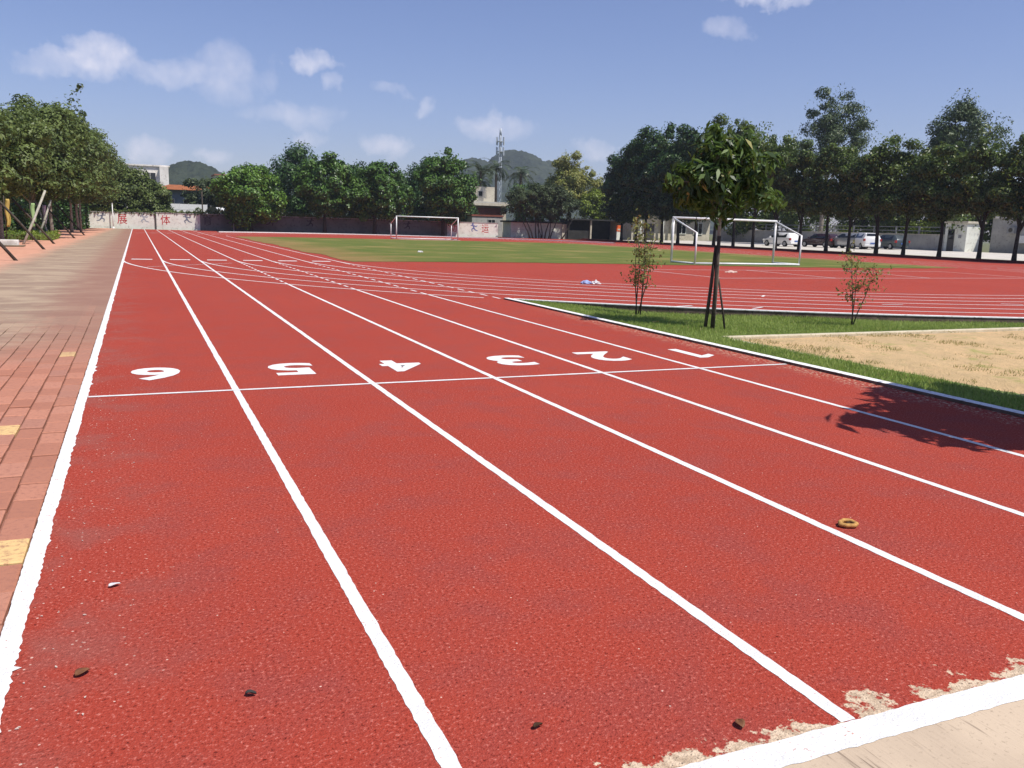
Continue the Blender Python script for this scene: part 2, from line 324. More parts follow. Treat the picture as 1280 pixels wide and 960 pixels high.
def text_mesh(ch, w, h, off=.02):
    cu = bpy.data.curves.new('t', 'FONT'); cu.body = ch; cu.offset = off; cu.resolution_u = 4; cu.fill_mode = 'FRONT'
    to = bpy.data.objects.new('t', cu); COL.objects.link(to); bpy.context.view_layer.update()
    me = bpy.data.meshes.new_from_object(to.evaluated_get(bpy.context.evaluated_depsgraph_get()))
    bpy.data.objects.remove(to); bpy.data.curves.remove(cu)
    v = np.empty(len(me.vertices)*3, np.float32); me.vertices.foreach_get('co', v); v = v.reshape(-1, 3)
    a, b = v.min(0), v.max(0); v[:, 0] = (v[:, 0]-(a[0]+b[0])/2)*w/(b[0]-a[0]); v[:, 1] = (v[:, 1]-(a[1]+b[1])/2)*h/(b[1]-a[1]); v[:, 2] = 0
    me.vertices.foreach_set('co', v.ravel()); me.materials.clear(); me.update(); return me

# ------------------------------------------------------------------ terrain and flat surfaces
struct(MB().add([(-500, -120, -.45), (1000, -120, -.45), (1000, 1200, -.45), (-500, 1200, -.45)], [(0, 1, 2, 3)]).build('ground', 'outer_ground'))
CX, CY0, CY1 = 23.5, 32.0, 76.0
def bend_pt(k, t, far=False):      # lane boundary k counted from the outside, t = angle from -X turning towards -Y
    rx, ry = 24 - 1.22*k, (22 - 1.0*k if not far else 24 - 1.22*k)
    return (CX - rx*math.cos(t), (CY1 + ry*math.sin(t)) if far else (CY0 - ry*math.sin(t)))
T0 = math.acos((CX - 6.83)/24)
near = [bend_pt(0, T0 + (math.pi - T0)*i/70) for i in range(71)]
poly = [(-.485, 1.72), (6.84, 1.72)] + near + [(55.5, CY0), (55.5, 103.5), (-.485, 103.5)]
track = struct(MB().add([(x, y, 0) for x, y in poly], [tuple(range(len(poly)))]).build('running_track', 'track_rubber'))

def ribbon(name, pts, w, z, mat='line_paint', parent=None, step=None, jit=.0025):
    """a painted strip along a polyline; edges a little ragged"""
    rng = random.Random(len(pts)*31 + int(pts[0][0]*77)); P = []
    for a, b in zip(pts[:-1], pts[1:]):
        d = math.hypot(b[0]-a[0], b[1]-a[1]); t = 0
        while t < d:
            q = (a[0]+(b[0]-a[0])*t/d, a[1]+(b[1]-a[1])*t/d); P.append(q)
            t += step or max(.03, .012*math.hypot(*q))
    P.append(pts[-1]); V = []
    for i, q in enumerate(P):
        a, b = P[max(i-1, 0)], P[min(i+1, len(P)-1)]; dx, dy = b[0]-a[0], b[1]-a[1]; l = math.hypot(dx, dy) or 1; nx, ny = -dy/l, dx/l
        for sgn in (1, -1):
            h = w/2 + rng.uniform(-jit, jit); V.append((q[0]+nx*h*sgn, q[1]+ny*h*sgn, z))
    return MB().add(V, [(2*i+1, 2*i+3, 2*i+2, 2*i) for i in range(len(P)-1)]).build(name, mat, parent)
LX = [-.4926 + 1.22*k for k in range(7)]
for k in range(1, 7):
    ts = math.acos((CX - LX[k])/24); ye = CY0 - 22*math.sin(ts)
    if k < 3: ribbon('lane_line', [(LX[k], 1.762), (LX[k], 103)], .056, .0016, parent=track)
    else:
        if k < 6: ribbon('lane_line', [(LX[k], 1.762), (LX[k], ye - .1)], .056, .0016, parent=track)
        mb = MB(); y = ye + .05
        while y < 30.2:
            mb.add([(LX[k]-.026, y, .0016), (LX[k]+.026, y, .0016), (LX[k]+.026, y+.42, .0016), (LX[k]-.026, y+.42, .0016)], [(0, 1, 2, 3)]); y += .72
        d = mb.build('dashed_line', 'line_paint', track)
        ribbon('lane_line', [(LX[k], 30.4), (LX[k], 103 if k < 6 else CY1)], .056, .0016, parent=track)
for k in range(0, 7):
    t0 = 0.02; t1 = math.pi
    pts = [bend_pt(k, t0 + (t1-t0)*i/110) for i in range(111)]
    if k == 0: pts = [q for q in pts if q[0] < 6.8]
    ribbon('bend_line', pts, .07, .0026, parent=track, step=.4)
    pts = [bend_pt(k, math.pi*.06 + math.pi*.94*i/70, True) for i in range(71)]
    ribbon('bend_line', pts, .05, .0026, parent=track, step=2)
    ribbon('lane_line', [(CX+24-1.22*k, CY0+.4), (CX+24-1.22*k, CY1-.4)], .05, .0016, parent=track, step=4)
ribbon('start_line', [(-.43, 7.61), (6.81, 7.61)], .05, .0036, parent=track)
for k in range(6): ribbon('finish_dash', [(LX[k]+.27, 32.05-.02*k), (LX[k]+.93, 32.0-.02*k)], .42, .0036, parent=track)
ribbon('stagger_line', [(.22, 27.25), (2.85, 29.9)], .04, .0046, parent=track)
for a, b in [((17.2, 28.0), (33.9, 28.4)), ((17.6, 23.0), (33.8, 23.7)), ((17.4, 28.0), (17.6, 23.0)), ((22.65, 28.1), (22.7, 23.2)), ((28.1, 28.2), (27.6, 23.4)), ((33.9, 28.4), (33.8, 23.7))]:
    ribbon('court_line', [a, b], .07, .0046 if abs(a[0]-b[0]) > 3 else .0056, parent=track, step=.5)
for (x, y), rot in [((11.2, 13.6), .5), ((9.8, 14.2), .3), ((15.2, 14.1), -.3), ((13.6, 16.2), .8), ((18.8, 13.9), -.5)]:
    ribbon('lane_mark', [(x, y), (x+.5*math.cos(rot), y+.5*math.sin(rot))], .06, .0046, parent=track, step=.2)
for ch, (x, y), w in [('6', (.10, 8.62), .44), ('5', (1.37, 8.60), .45), ('4', (2.50, 8.54), .44), ('3', (3.77, 8.60), .46), ('2', (4.97, 8.63), .48), ('1', (6.20, 8.62), .34)]:
    if ch == '1': me = MB().add([(-.02, -.35, 0), (.11, -.35, 0), (.11, .35, 0), (-.01, .35, 0), (-.19, .22, 0), (-.19, .10, 0), (-.02, .20, 0)], [(0, 1, 2, 3, 6), (3, 4, 5, 6)]).mesh('lane_number')
    else: me = text_mesh(ch, w, .70, .03)
    o = obj('lane_number', me, 'line_paint', track); o.location = (x, y, .002); o.rotation_euler.z = math.pi; o['label'] = 'white painted lane number ' + ch

# end line and concrete apron
struct(MB().add([(-12, -14, -.001), (40, -14, -.001), (40, 1.74, -.001), (-12, 1.74, -.001)], [(0, 1, 2, 3)]).build('concrete_apron', 'broomed_concrete'))
el_ = ribbon('end_line', [(-.5, 1.705), (6.95, 1.705)], .108, .0008, 'line_paint', track, jit=.0035)
# white kerb strip between paving and track
def jag_strip(name, x0, x1, y0, y1, z, mat, jl, jr, seed):
    rg = random.Random(seed); V, F = [], []; y = y0; i = 0
    while y < y1:
        j = .5*jr*math.sin(y*3.1)*math.sin(y*7.7+1) + rg.uniform(-1, 1)*jr*.45 + (rg.uniform(0, 2.2)*jr if rg.random() < .07 else 0)
        V += [(x0 + rg.uniform(-jl, jl), y, z), (x1 - .012, y, z), (x0-.004, y, z-.06), (x1 + j, y, .0034)]
        if i: F += [(4*i-4, 4*i-3, 4*i+1, 4*i), (4*i-2, 4*i-4, 4*i, 4*i+2), (4*i-3, 4*i-1, 4*i+3, 4*i+1)]
        i += 1; y += max(.010, .006*y)
    return MB().add(V, F).build(name, mat)
ek = struct(jag_strip('edge_kerb', -.505, -.436, -2, 103.4, .010, 'line_paint', .002, .009, 3))

# infield turf
rg = random.Random(5); pts = []
def wob(a): return a + rg.uniform(-.22, .22)
for i in range(41): pts.append((7.35 + i*32.3/40, wob(31.7 + .8*math.sin(i*.16))))
for i in range(1, 30): pts.append((wob(39.75), 32 + i*43/30 - (0)))
for i in range(41): 
    t = math.pi*i/40; pts.append((CX + 16.2*math.cos(t), wob(73.5 + 3.2*math.sin(t))))
for i in range(1, 30): pts.append((wob(7.3), 73 - i*41/30))
pts = [(max(7.12, x), y) for x, y in pts]
struct(MB().add([(x, y, .012) for x, y in pts], [tuple(range(len(pts)))]).build('infield_turf', 'infield_turf'))

# verge, sand pit, kerbs
def sstep(a, b, x): t = min(max((x-a)/(b-a), 0), 1); return t*t*(3-2*t)
def verge_z(x, y): return -.012 - .10*sstep(6.95, 9.0, x) + .012*math.sin(x*2.1+y*.7)*sstep(7, 8, x)
nx, ny = 90, 90; V = []; F = []
for j in range(ny+1):
    for i in range(nx+1):
        x = 6.93 + 40*(i/nx)**1.6; y = 1.77 + 29*j/ny; V.append((x, y, verge_z(x, y)))
for j in range(ny):
    for i in range(nx):
        F.append((j*(nx+1)+i, j*(nx+1)+i+1, (j+1)*(nx+1)+i+1, (j+1)*(nx+1)+i))
# the verge stops under the track's bend
def inside_bend(x, y, m=.15): return ((x-CX)/(24-m))**2 + ((y-CY0)/(22-m))**2 < 1 and y < CY0 or y >= CY0
F = [f for f in F if not all(inside_bend(V[i][0], V[i][1], .6) for i in f)]
struct(MB().add(V, F).build('verge', 'verge_soil', smooth=True))
SX, SY = 8.03, 10.15
V, F = [], []; rg = random.Random(9)
for j in range(61):
    for i in range(61):
        x = SX + 16*(i/60)**1.3; y = 2.2 + (SY-2.2)*j/60
        e = min(x-SX, SY-y); V.append((x, y, -.085 + .035*sstep(0, .8, e) + (rg.uniform(-.012, .012) + .015*math.sin(3*x+2*y)*math.cos(2.3*y-x))*sstep(0, .4, e)))
for j in range(60):
    for i in range(60): F.append((j*61+i, j*61+i+1, (j+1)*61+i+1, (j+1)*61+i))
struct(MB().add(V, F).build('sand_pit', 'pit_sand', smooth=True))
struct(MB().box(SX-.13, 24, SY-.02, SY+.10, -.2, -.035).build('pit_kerb', 'kerb_cement', bevel=.015))
struct(MB().box(SX-.11, SX+.0, 2.2, SY-.024, -.2, -.062).build('pit_kerb', 'kerb_cement', bevel=.015))
ykt = CY0 - 22*math.sin(T0)
struct(MB().box(6.835, 6.955, 1.77, ykt-.12, -.15, .032).build('grass_kerb', 'kerb_paint', bevel=.008))
gk = bpy.data.objects['grass_kerb']; gk.data.materials.append(MATS['kerb_dirt_shade'])
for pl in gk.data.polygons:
    if pl.normal.x < -.5: pl.material_index = 1  # side turned from the sun painted darker, shade and dirt in one colour
# kerb round the outside of the bend: white painted top, dirty face
inn = [bend_pt(0, t) for t in np.linspace(T0+.012, math.pi, 140)]
def off(q, d): v = Vector((q[0]-CX, q[1]-CY0)).normalized(); return (q[0]+v.x*d, q[1]+v.y*d)
V, F = [], []
for i, q in enumerate(inn):
    a, b = off(q, -.03), off(q, .10); V += [(*a, .004), (*a, .022), (*b, .022), (*b, .004)]
    if i: 
        for k in range(3): F.append((4*i-4+k, 4*i-3+k, 4*i+1+k, 4*i+k))
struct(MB().add(V, F).build('bend_kerb_top', 'kerb_paint'))
V, F = [], []
for i, q in enumerate(inn):
    b = off(q, .085); V += [(*b, .004), (*off(q, .105), -.3)]
    if i: F.append((2*i-2, 2*i-1, 2*i+1, 2*i))
struct(MB().add(V, F).build('bend_kerb_face', 'kerb_dirt_shade'))
far = [bend_pt(0, t, True) for t in np.linspace(.86, math.pi-.2, 60)]
V, F = [], []
for i, q in enumerate(far):
    v = Vector((q[0]-CX, q[1]-CY1)).normalized(); a, b = (q[0]+v.x*.1, q[1]+v.y*.1), (q[0]+v.x*.35, q[1]+v.y*.35)
    V += [(*a, .002), (*a, .09), (*b, .09), (*b, .002)]
    if i:
        for k in range(3): F.append((4*i-4+k, 4*i-3+k, 4*i+1+k, 4*i+k))
struct(MB().add(V, F).build('far_kerb', 'kerb_paint'))

# paving on the left
struct(MB().add([(-40, -6, -.028), (-.508, -6, -.028), (-.508, 24.2, -.028), (-40, 24.2, -.028)], [(0, 1, 2, 3)]).build('paving_bed', 'paving_bed'))
sv, sf = [], []; rg = random.Random(77)
for i in range(81):
    x = -.508 - 4.9*i/80; yb = 13.2 + 1.0*math.sin(x*2.3) + .6*math.sin(x*6.1+1) + rg.uniform(-.3, .3) + (2.5 if x > -.8 else 0)
    sv += [(x, yb-.9, -.013), (x, yb, -.001), (x, yb+2.2, .006), (x, 103.6, .006)]
    if i: sf += [(4*i-4+k, 4*i+k, 4*i+1+k, 4*i-3+k) for k in range(3)]
sv += [(-5.45, 10, -.001), (-40, 10, -.001), (-40, 103.6, -.001), (-5.45, 103.6, -.001)]; o_ = len(sv); sf.append((o_-4, o_-1, o_-2, o_-3))
path = struct(MB().add(sv, sf).build('paved_path', 'paving_bed'))
def paver_mesh(name, dx, dy, c=.009):
    m = MB(); a, b = dx/2, dy/2
    V = [(-a, -b, -.03), (a, -b, -.03), (a, b, -.03), (-a, b, -.03), (-a, -b, -c*.6), (a, -b, -c*.6), (a, b, -c*.6), (-a, b, -c*.6), (-a+c, -b+c, 0), (a-c, -b+c, 0), (a-c, b-c, 0), (-a+c, b-c, 0)]
    F = [(8, 9, 10, 11)] + [(i, (i+1) % 4, 4+(i+1) % 4, 4+i) for i in range(4)] + [(4+i, 4+(i+1) % 4, 8+(i+1) % 4, 8+i) for i in range(4)]
    m.add(V, F); return m
PW, PL = .152, .305; spots = []
rg = random.Random(21)
ci = 0; x = -.512
while x > -5.2:
    y = -1.2 + (PL/2 if ci % 2 else 0) + rg.uniform(-.02, .02)
    while y < 17.5:
        spots.append((x - PW/2, y + PL/2)); y += PL
    x -= PW; ci += 1
def screen(x, y):
    d = Vector((x, y, -CAM_H)); z = d.dot(fwd)
    if z < .2: return None
    return 640 + F_PX*d.dot(r2)/z, 480 - F_PX*d.dot(u2)/z, z
vis = []
for s in spots:
    q = screen(*s)
    if q and q[0] > -25 and q[1] < 990: vis.append((q[2], s))
vis.sort(); near_set = [s for _, s in vis[:300]]; ns = set(near_set)
pm = paver_mesh('paver', PW-.007, PL-.007).mesh('paver'); pm.materials.append(MATS['paver'])
for s in near_set:
    o = obj('paver', pm, None, path); o.location = (s[0], s[1], rg.uniform(-.004, .003)); o.rotation_euler = (rg.uniform(-.012, .012), rg.uniform(-.02, .02), rg.uniform(-.016, .016)); o.scale.y = rg.uniform(.955, 1.0); o.scale.x = rg.uniform(.96, 1.0)
base = paver_mesh('p', PW-.007, PL-.007); mb = MB()
for s in spots:
    if s in ns: continue
    q = screen(*s)
    if not q or q[0] < -300: continue
    dz = rg.uniform(-.004, .003); tx, ty = rg.uniform(-.01, .01), rg.uniform(-.008, .008)
    mb.add([(s[0]+vx, s[1]+vy, vz+dz+tx*vx+ty*vy) for vx, vy, vz in base.v], base.f)
o = mb.build('paver_field', 'paver_mass', path); o['kind'] = 'stuff'

# right-hand side: kerb, soil strip, rising cement road
struct(MB().box(55.5, 55.85, 30, 104, -.2, .16).build('road_kerb', 'kerb_red', bevel=.02))
struct(MB().add([(55.85, 20, .10), (58.6, 20, .10), (58.6, 106, .10), (55.85, 106, .10)], [(0, 1, 2, 3)]).build('tree_strip', 'soil'))
struct(MB().add([(58.6, 20, .11), (76, 20, .33), (76, 99.5, .33), (58.6, 99.5, .11)], [(0, 1, 2, 3)]).build('road', 'road_cement'))
struct(MB().add([(46.6, 104.1, -.01), (100, 104.1, -.01), (100, 135, -.01), (46.6, 135, -.01)], [(0, 1, 2, 3)]).build('yard', 'soil'))
struct(MB().add([(-40, 103.7, -.02), (46.5, 103.7, -.02), (46.5, 150, -.02), (-40, 150, -.02)], [(0, 1, 2, 3)]).build('rough_ground', 'outer_ground'))

# hills
def hill(name, cx, cy, sx, sy, peaks, seed, amp, nx=150, ny=70):
    rg = np.random.RandomState(seed); X, Y = np.meshgrid(np.linspace(cx-sx, cx+sx, nx), np.linspace(cy-sy, cy+sy, ny)); Z = np.zeros_like(X) - 2
    for px, py, ph, pw, pd in peaks: Z = np.maximum(Z, ph*np.exp(-((X-px)/pw)**2-((Y-py)/pd)**2) - 2)
    
    for fq, am in ((.009, .05),): Z += am*Z.clip(0)*np.sin(X*fq*6.28+seed)*np.cos(Y*fq*5+seed*2)
    Z += rg.rand(*X.shape)*amp*np.clip(Z/8, 0, 1)
    V = np.stack([X, Y, Z], -1).reshape(-1, 3); i, j = np.meshgrid(np.arange(nx-1), np.arange(ny-1)); a = (j*nx+i).ravel()
    me = np_mesh(name, V, 4, np.stack([a, a+1, a+nx+1, a+nx], 1)); return struct(obj(name, me, 'forest'))
hill('hill', 395, 930, 330, 200, [(392, 900, 86, 60, 120), (428, 900, 78, 60, 120), (340, 900, 74, 60, 120), (480, 930, 62, 90, 140), (270, 930, 48, 80, 130), (560, 950, 50, 90, 140)], 3, 2.4, 300, 60)
hill('hill', 40, 620, 260, 110, [(36, 600, 37, 44, 60), (75, 600, 33, 55, 60), (0, 600, 28, 40, 60), (-60, 620, 22, 60, 60), (120, 620, 24, 60, 70), (200, 620, 20, 60, 70)], 4, 2.0, 300, 50)

# ------------------------------------------------------------------ vegetation
def leaves(C, N_, T, ln, wd, rs):
    """C centres, N_ normals, T tip directions (n,3): one folded four-cornered leaf each"""
    n = len(C); l = ln*(.7 + .6*rs.rand(n))[:, None]; w = wd*(.7 + .6*rs.rand(n))[:, None]
    T = T - N_*(T*N_).sum(1, keepdims=True); T /= np.linalg.norm(T, axis=1, keepdims=True) + 1e-6; B = np.cross(N_, T)
    V = np.stack([C - T*l*.5, C + B*w*.5 + N_*w*.18 - T*l*.05, C + T*l*.5 - N_*l*.10, C - B*w*.5 + N_*w*.18 - T*l*.05], 1).reshape(-1, 3)
    return V, np.arange(4*n).reshape(n, 4)
def unit(n, rs):
    d = rs.randn(n, 3); return d/np.linalg.norm(d, axis=1, keepdims=True)
def crown_mesh(name, lobes, nclump, nleaf, ln, wd, seed, rc=.30, droop=.0, fill=.5, squash=.8):
    rs = np.random.RandomState(seed); lb = np.array(lobes, float); vol = lb[:, 3]*lb[:, 4]*lb[:, 5]; pick = rs.choice(len(lb), nclump, p=vol/vol.sum())
    d = unit(nclump, rs); rad = (fill + (1-fill)*rs.rand(nclump)**.6)[:, None]
    cc = lb[pick, :3] + d*rad*lb[pick, 3:6]*(1-rc*.25); cr = rc*lb[pick, 3:6].min(1)*(.6 + .9*rs.rand(nclump))
    ax = .75 + .6*rs.rand(nclump, 3); ax[:, 2] *= squash
    p = cr**2; k = rs.choice(nclump, nleaf, p=p/p.sum()); e = unit(nleaf, rs); rr = (.35 + .65*rs.rand(nleaf)**.5)[:, None]
    out = rs.rand(nleaf) < .07; rr[out] *= 1.3
    C = cc[k] + e*rr*cr[k][:, None]*ax[k]
    inn = rs.rand(nleaf) < .12; m_ = int(inn.sum()); ik = rs.choice(len(lb), m_, p=vol/vol.sum()); C[inn] = lb[ik, :3] + unit(m_, rs)*(rs.rand(m_, 1)**.45*.98)*lb[ik, 3:6]
    Nn = e*.7 + d[k]*.25 + np.array([0, 0, .55]) + rs.randn(nleaf, 3)*.45; Nn /= np.linalg.norm(Nn, axis=1, keepdims=True)
    T = rs.randn(nleaf, 3)*.8 + e*.4 + np.array([0, 0, -droop])
    V, F = leaves(C, Nn, T, ln, wd, rs); return np_mesh(name, V, 4, F), cc
def trunk_mb(h, r0, targets, seed, lean=.1, split=.75, n=8):
    rg = random.Random(seed); mb = MB(); tx, ty = rg.uniform(-lean, lean), rg.uniform(-lean, lean)
    pts = [Vector((tx*(i/5)**1.4 + rg.uniform(-.02, .02)*(i > 0), ty*(i/5)**1.4 + rg.uniform(-.02, .02)*(i > 0), -.12 if i == 0 else h*i/5)) for i in range(6)]
    mb.tube(pts, [r0*1.35, r0*1.0, r0*.92, r0*.85, r0*.8, r0*.62], n)
    for t in targets:
        s = pts[4].lerp(pts[5], rg.random()) if rg.random() < split else pts[3].lerp(pts[4], rg.random())
        t = Vector(t); m1 = s.lerp(t, .4) + Vector((rg.uniform(-.1, .1), rg.uniform(-.1, .1), .12*(t-s).length)); mb.tube([s, m1, s.lerp(t, .95)], [r0*.5, r0*.32, r0*.12], 6)
    return mb
def make_tree(name, label, loc, lobes, th, tr, leaf, nclump=46, nleaf=9000, ln=.3, wd=.16, seed=1, bark='bark', group=None, rc=.30, droop=0., fill=.5, rz=0, nlimb=7, cat='tree', squash=.8):
    cm, cc = crown_mesh('crown', lobes, nclump, nleaf, ln, wd, seed, rc, droop, fill, squash); cm.materials.append(MATS[leaf])
    root = thing(name, label, cat, loc, rz, group)
    obj('crown', cm, None, root)
    rs = random.Random(seed); tg = [cc[i] for i in rs.sample(range(len(cc)), min(nlimb, len(cc)))]
    trunk_mb(th, tr, tg, seed).build('trunk', bark, root, True)
    return root
def copy_tree(o, loc, rz, sc, label=None):
    r = o.copy(); COL.objects.link(r); r.location = loc; r.rotation_euler.z = rz; r.scale = sc
    if label: r['label'] = label
    for ch in o.children:
        c = ch.copy(); COL.objects.link(c); c.parent = r
    return r

# row of broad trees along the paved path
G = 'propped trees along the paved path'; LB = 'broad leafy tree with propped trunk in the row beside the brick paved path'
protos = []
for s in range(3):
    protos.append(make_tree('path_tree', LB, (-30, 20, 0), [(0, 0, 5.2, 3.0, 3.2, 2.6), (.8, -1.0, 3.7, 2.6, 2.5, 1.5), (-.9, 1.0, 3.7, 2.6, 2.6, 1.4), (-.8, 1.2, 6.2, 2.0, 2.2, 1.8), (.6, .9, 6.9, 1.5, 1.5, 1.4), (1.2, .2, 4.6, 1.9, 2.1, 1.6)], 2.9, .11, 'leaf_left', 90, 20000, .25, .13, 40+s, 'bark_pale', G, .30))
left = [(-6.4, 35.5, .76), (-6.0, 48, .84), (-5.5, 57, .95), (-5.3, 66, .99), (-4.7, 76, 1.02), (-4.8, 86, 1.05), (-5.0, 95.5, 1.06)]
for i, (x, y, sc) in enumerate(left):
    pr = protos[i % 3]; rz = i*2.1
    if i < 3: pr.location = (x, y, 0); pr.rotation_euler.z = rz; pr.scale = (sc,)*3; 
    else: copy_tree(pr, (x, y, 0), rz, (sc, sc, sc*(1 + .05*(i % 2))))
for i, (x, y, sc) in enumerate([(-13, 40, .8), (-12.5, 52, .9), (-12, 66, 1.0), (-12, 82, 1.1), (-13, 96, 1.1)]):
    o = copy_tree(protos[i % 3], (x, y, 0), i*1.3, (sc, sc, sc), 'tall leafy tree standing behind the propped path trees'); o['group'] = 'trees behind the path row'
make_tree('whip_tree', 'thin open-topped tree poking above the leafy path trees', (-4.1, 77, 0), [(0, 0, 9.4, .9, .9, 1.6), (.3, .2, 11.0, .5, .5, .7), (-.2, 0, 8.2, 1.2, 1.2, 1.2)], 8.2, .07, 'leaf_left', 26, 1700, .26, .14, 77, 'bark_pale', None, .32, nlimb=10)

# trees along the far wall
FW = [
 ('round_tree', 'round bright green tree with low crown in front of the far wall', (11.9, 101.8, 0), [(0, 0, 4.2, 4.0, 3.0, 3.2), (2.0, 0, 3.2, 2.4, 2.2, 2.0), (-1.8, -.4, 4.4, 2.4, 2.2, 2.4), (.3, -.5, 5.8, 2.4, 2.0, 1.7)], 2.0, .26, 'leaf_bright', 15000),
 ('mango_tree', 'lumpy mango-like tree with light green crown top near the far wall', (20.2, 101.6, 0), [(0, 0, 5.6, 3.1, 2.8, 3.2), (.8, -.6, 7.4, 2.0, 1.9, 1.8), (1.4, 0, 4.0, 2.0, 1.9, 1.9), (-1.5, 0, 6.2, 1.7, 1.9, 1.8), (-.4, -.5, 3.3, 2.0, 1.8, 1.6)], 2.4, .22, 'leaf_mango', 14000),
 ('mango_tree', 'wide dark mango-like tree with two low crown lobes behind the far goal', (26.2, 101.8, 0), [(0, 0, 5.2, 3.6, 2.8, 3.2), (2.6, -.4, 4.0, 2.6, 2.2, 2.4), (1.0, -.3, 7.0, 2.6, 2.0, 1.7), (-1.6, 0, 4.0, 2.0, 1.9, 2.2)], 2.2, .24, 'leaf_mango', 15000),
 ('dense_tree', 'tall dense egg-shaped dark tree beside the gap in the far wall', (34.8, 101.6, 0), [(0, 0, 6.0, 3.7, 2.9, 3.9), (.2, -.4, 8.8, 2.2, 2.0, 1.7), (1.0, 0, 4.0, 3.0, 2.4, 2.4), (-1.4, 0, 7.0, 2.0, 1.8, 2.2)], 2.4, .26, 'leaf_mango', 17000),
]
for i, (nm, lab, loc, lobes, th, tr, lf, nl) in enumerate(FW):
    make_tree(nm, lab, loc, lobes, th, tr, lf, 100, int(nl*1.35), .36, .19, 60+i, 'bark_dark', 'trees along the far wall', .27, .2)
BW = [((18.4, 111, 0), 10.6, 4.0, 'dark tree with feathery top rising behind the mango-like tree'), ((26.0, 112, 0), 9.2, 3.6, 'dark bushy tree behind the wall between two mango-like trees'), ((35.2, 113, 0), 9.6, 3.8, 'dark tree behind the wall and the wide low-lobed tree'), ((41.0, 116, 0), 8.2, 3.2, 'dark tree behind the egg-shaped tree'), ((1.6, 108.5, 0), 5.4, 2.2, 'slim green tree behind the painted wall beside the pale building')]
for i, (loc, h, r, lab) in enumerate(BW):
    make_tree('backing_tree', lab, loc, [(0, 0, h*.55, r, r, h*.42), (r*.3, 0, h*.8, r*.6, r*.6, h*.2), (-r*.4, 0, h*.7, r*.6, r*.6, h*.2)], h*.3, .2, 'leaf_dark' if i < 4 else 'leaf_left', 70, 13000, .36, .18, 90+i, 'bark_dark', 'trees behind the far wall', .28)
for i, (x, y, h, r) in enumerate([(-3.2, 107, 8.6, 3.2), (-8, 108, 10.5, 3.8), (-.6, 108.5, 7.2, 2.6)]):
    make_tree('thicket_tree', 'dense green thicket tree just behind the painted wall', (x, y, 0), [(0, 0, h*.5, r, r, h*.46), (.8, 0, h*.75, r*.6, r*.6, h*.22)], h*.3, .14, 'leaf_left', 60, 12000, .32, .16, 110+i, 'bark_dark', 'thicket behind the painted wall', .3)
make_tree('dusty_tree', 'dull olive tree hiding the orange-roofed house', (8.0, 116, 0), [(0, 0, 4.6, 3.0, 2.4, 1.7), (-1.2, 0, 3.2, 1.8, 1.6, 1.0), (1.8, 0, 3.6, 1.6, 1.6, 1.3)], 2.2, .13, 'leaf_olive', 40, 5200, .34, .16, 120, 'bark_dark', None, .3)
make_tree('bushy_tree', 'small green bush-like tree in front of the bridge railing', (12.5, 113, 0), [(0, 0, 2.6, 1.6, 1.4, 1.6)], 1.2, .1, 'leaf_left', 22, 2600, .3, .15, 121, 'bark_dark', None, .32)
# multi-stemmed olive tree and yellow-green tree by the cream wall
mt = make_tree('multi_stem_tree', 'wide grey-green tree on many thin stems before the cream wall', (49.3, 103.6, 0), [(0, 0, 4.9, 5.6, 2.6, 2.3), (-3.0, 0, 4.2, 3.0, 2.2, 1.9), (3.4, 0, 4.0, 3.0, 2.2, 1.8), (.6, -.3, 6.2, 3.2, 2.0, 1.3)], .4, .12, 'leaf_olive', 110, 22000, .28, .11, 131, 'bark_dark', None, .24, fill=.35, nlimb=1)
rg = random.Random(4)
for i in range(9):
    bx = -1.6 + i*.42 + rg.uniform(-.1, .1) + (1.2 if i > 7 else 0); tx = bx*1.9 + rg.uniform(-.6, .6); b = rg.uniform(-.3, .3)
    MB().tube([(bx, b, -.1), (bx*1.2, b, .8), ((bx+tx)/2, b, 1.9), (tx, b, 3.6)], [.10, .08, .06, .03], 6).build('stem', 'bark_dark', mt, True)
make_tree('flowering_tree', 'tall yellow-green flowering tree rising behind the grey-green tree', (58.0, 113, 0), [(0, 0, 7.6, 3.6, 3.0, 3.2), (-.2, 0, 10.6, 2.3, 2.2, 2.2), (2.6, 0, 8.4, 2.6, 2.2, 2.2), (-1.6, 0, 5.8, 2.6, 2.4, 2.4), (3.6, 0, 6.0, 2.4, 2.2, 2.4)], 4, .2, 'leaf_yellow', 90, 17000, .36, .17, 140, 'bark', None, .26)
make_tree('lime_tree', 'lime green leafy tree behind the dark shed', (61.5, 110.5, 0), [(0, 0, 4.8, 2.8, 2.2, 2.4), (-1, 0, 3.2, 2.4, 2.0, 1.4)], 2.2, .15, 'leaf_hedge', 40, 6000, .34, .17, 141, 'bark', None, .3)
make_tree('backing_tree', 'dark green tree filling the gap below the palms', (55.0, 118, 0), [(0, 0, 4.6, 4.4, 3.0, 3.6)], 2, .2, 'leaf_mango', 60, 10000, .4, .2, 142, 'bark_dark', None, .3)
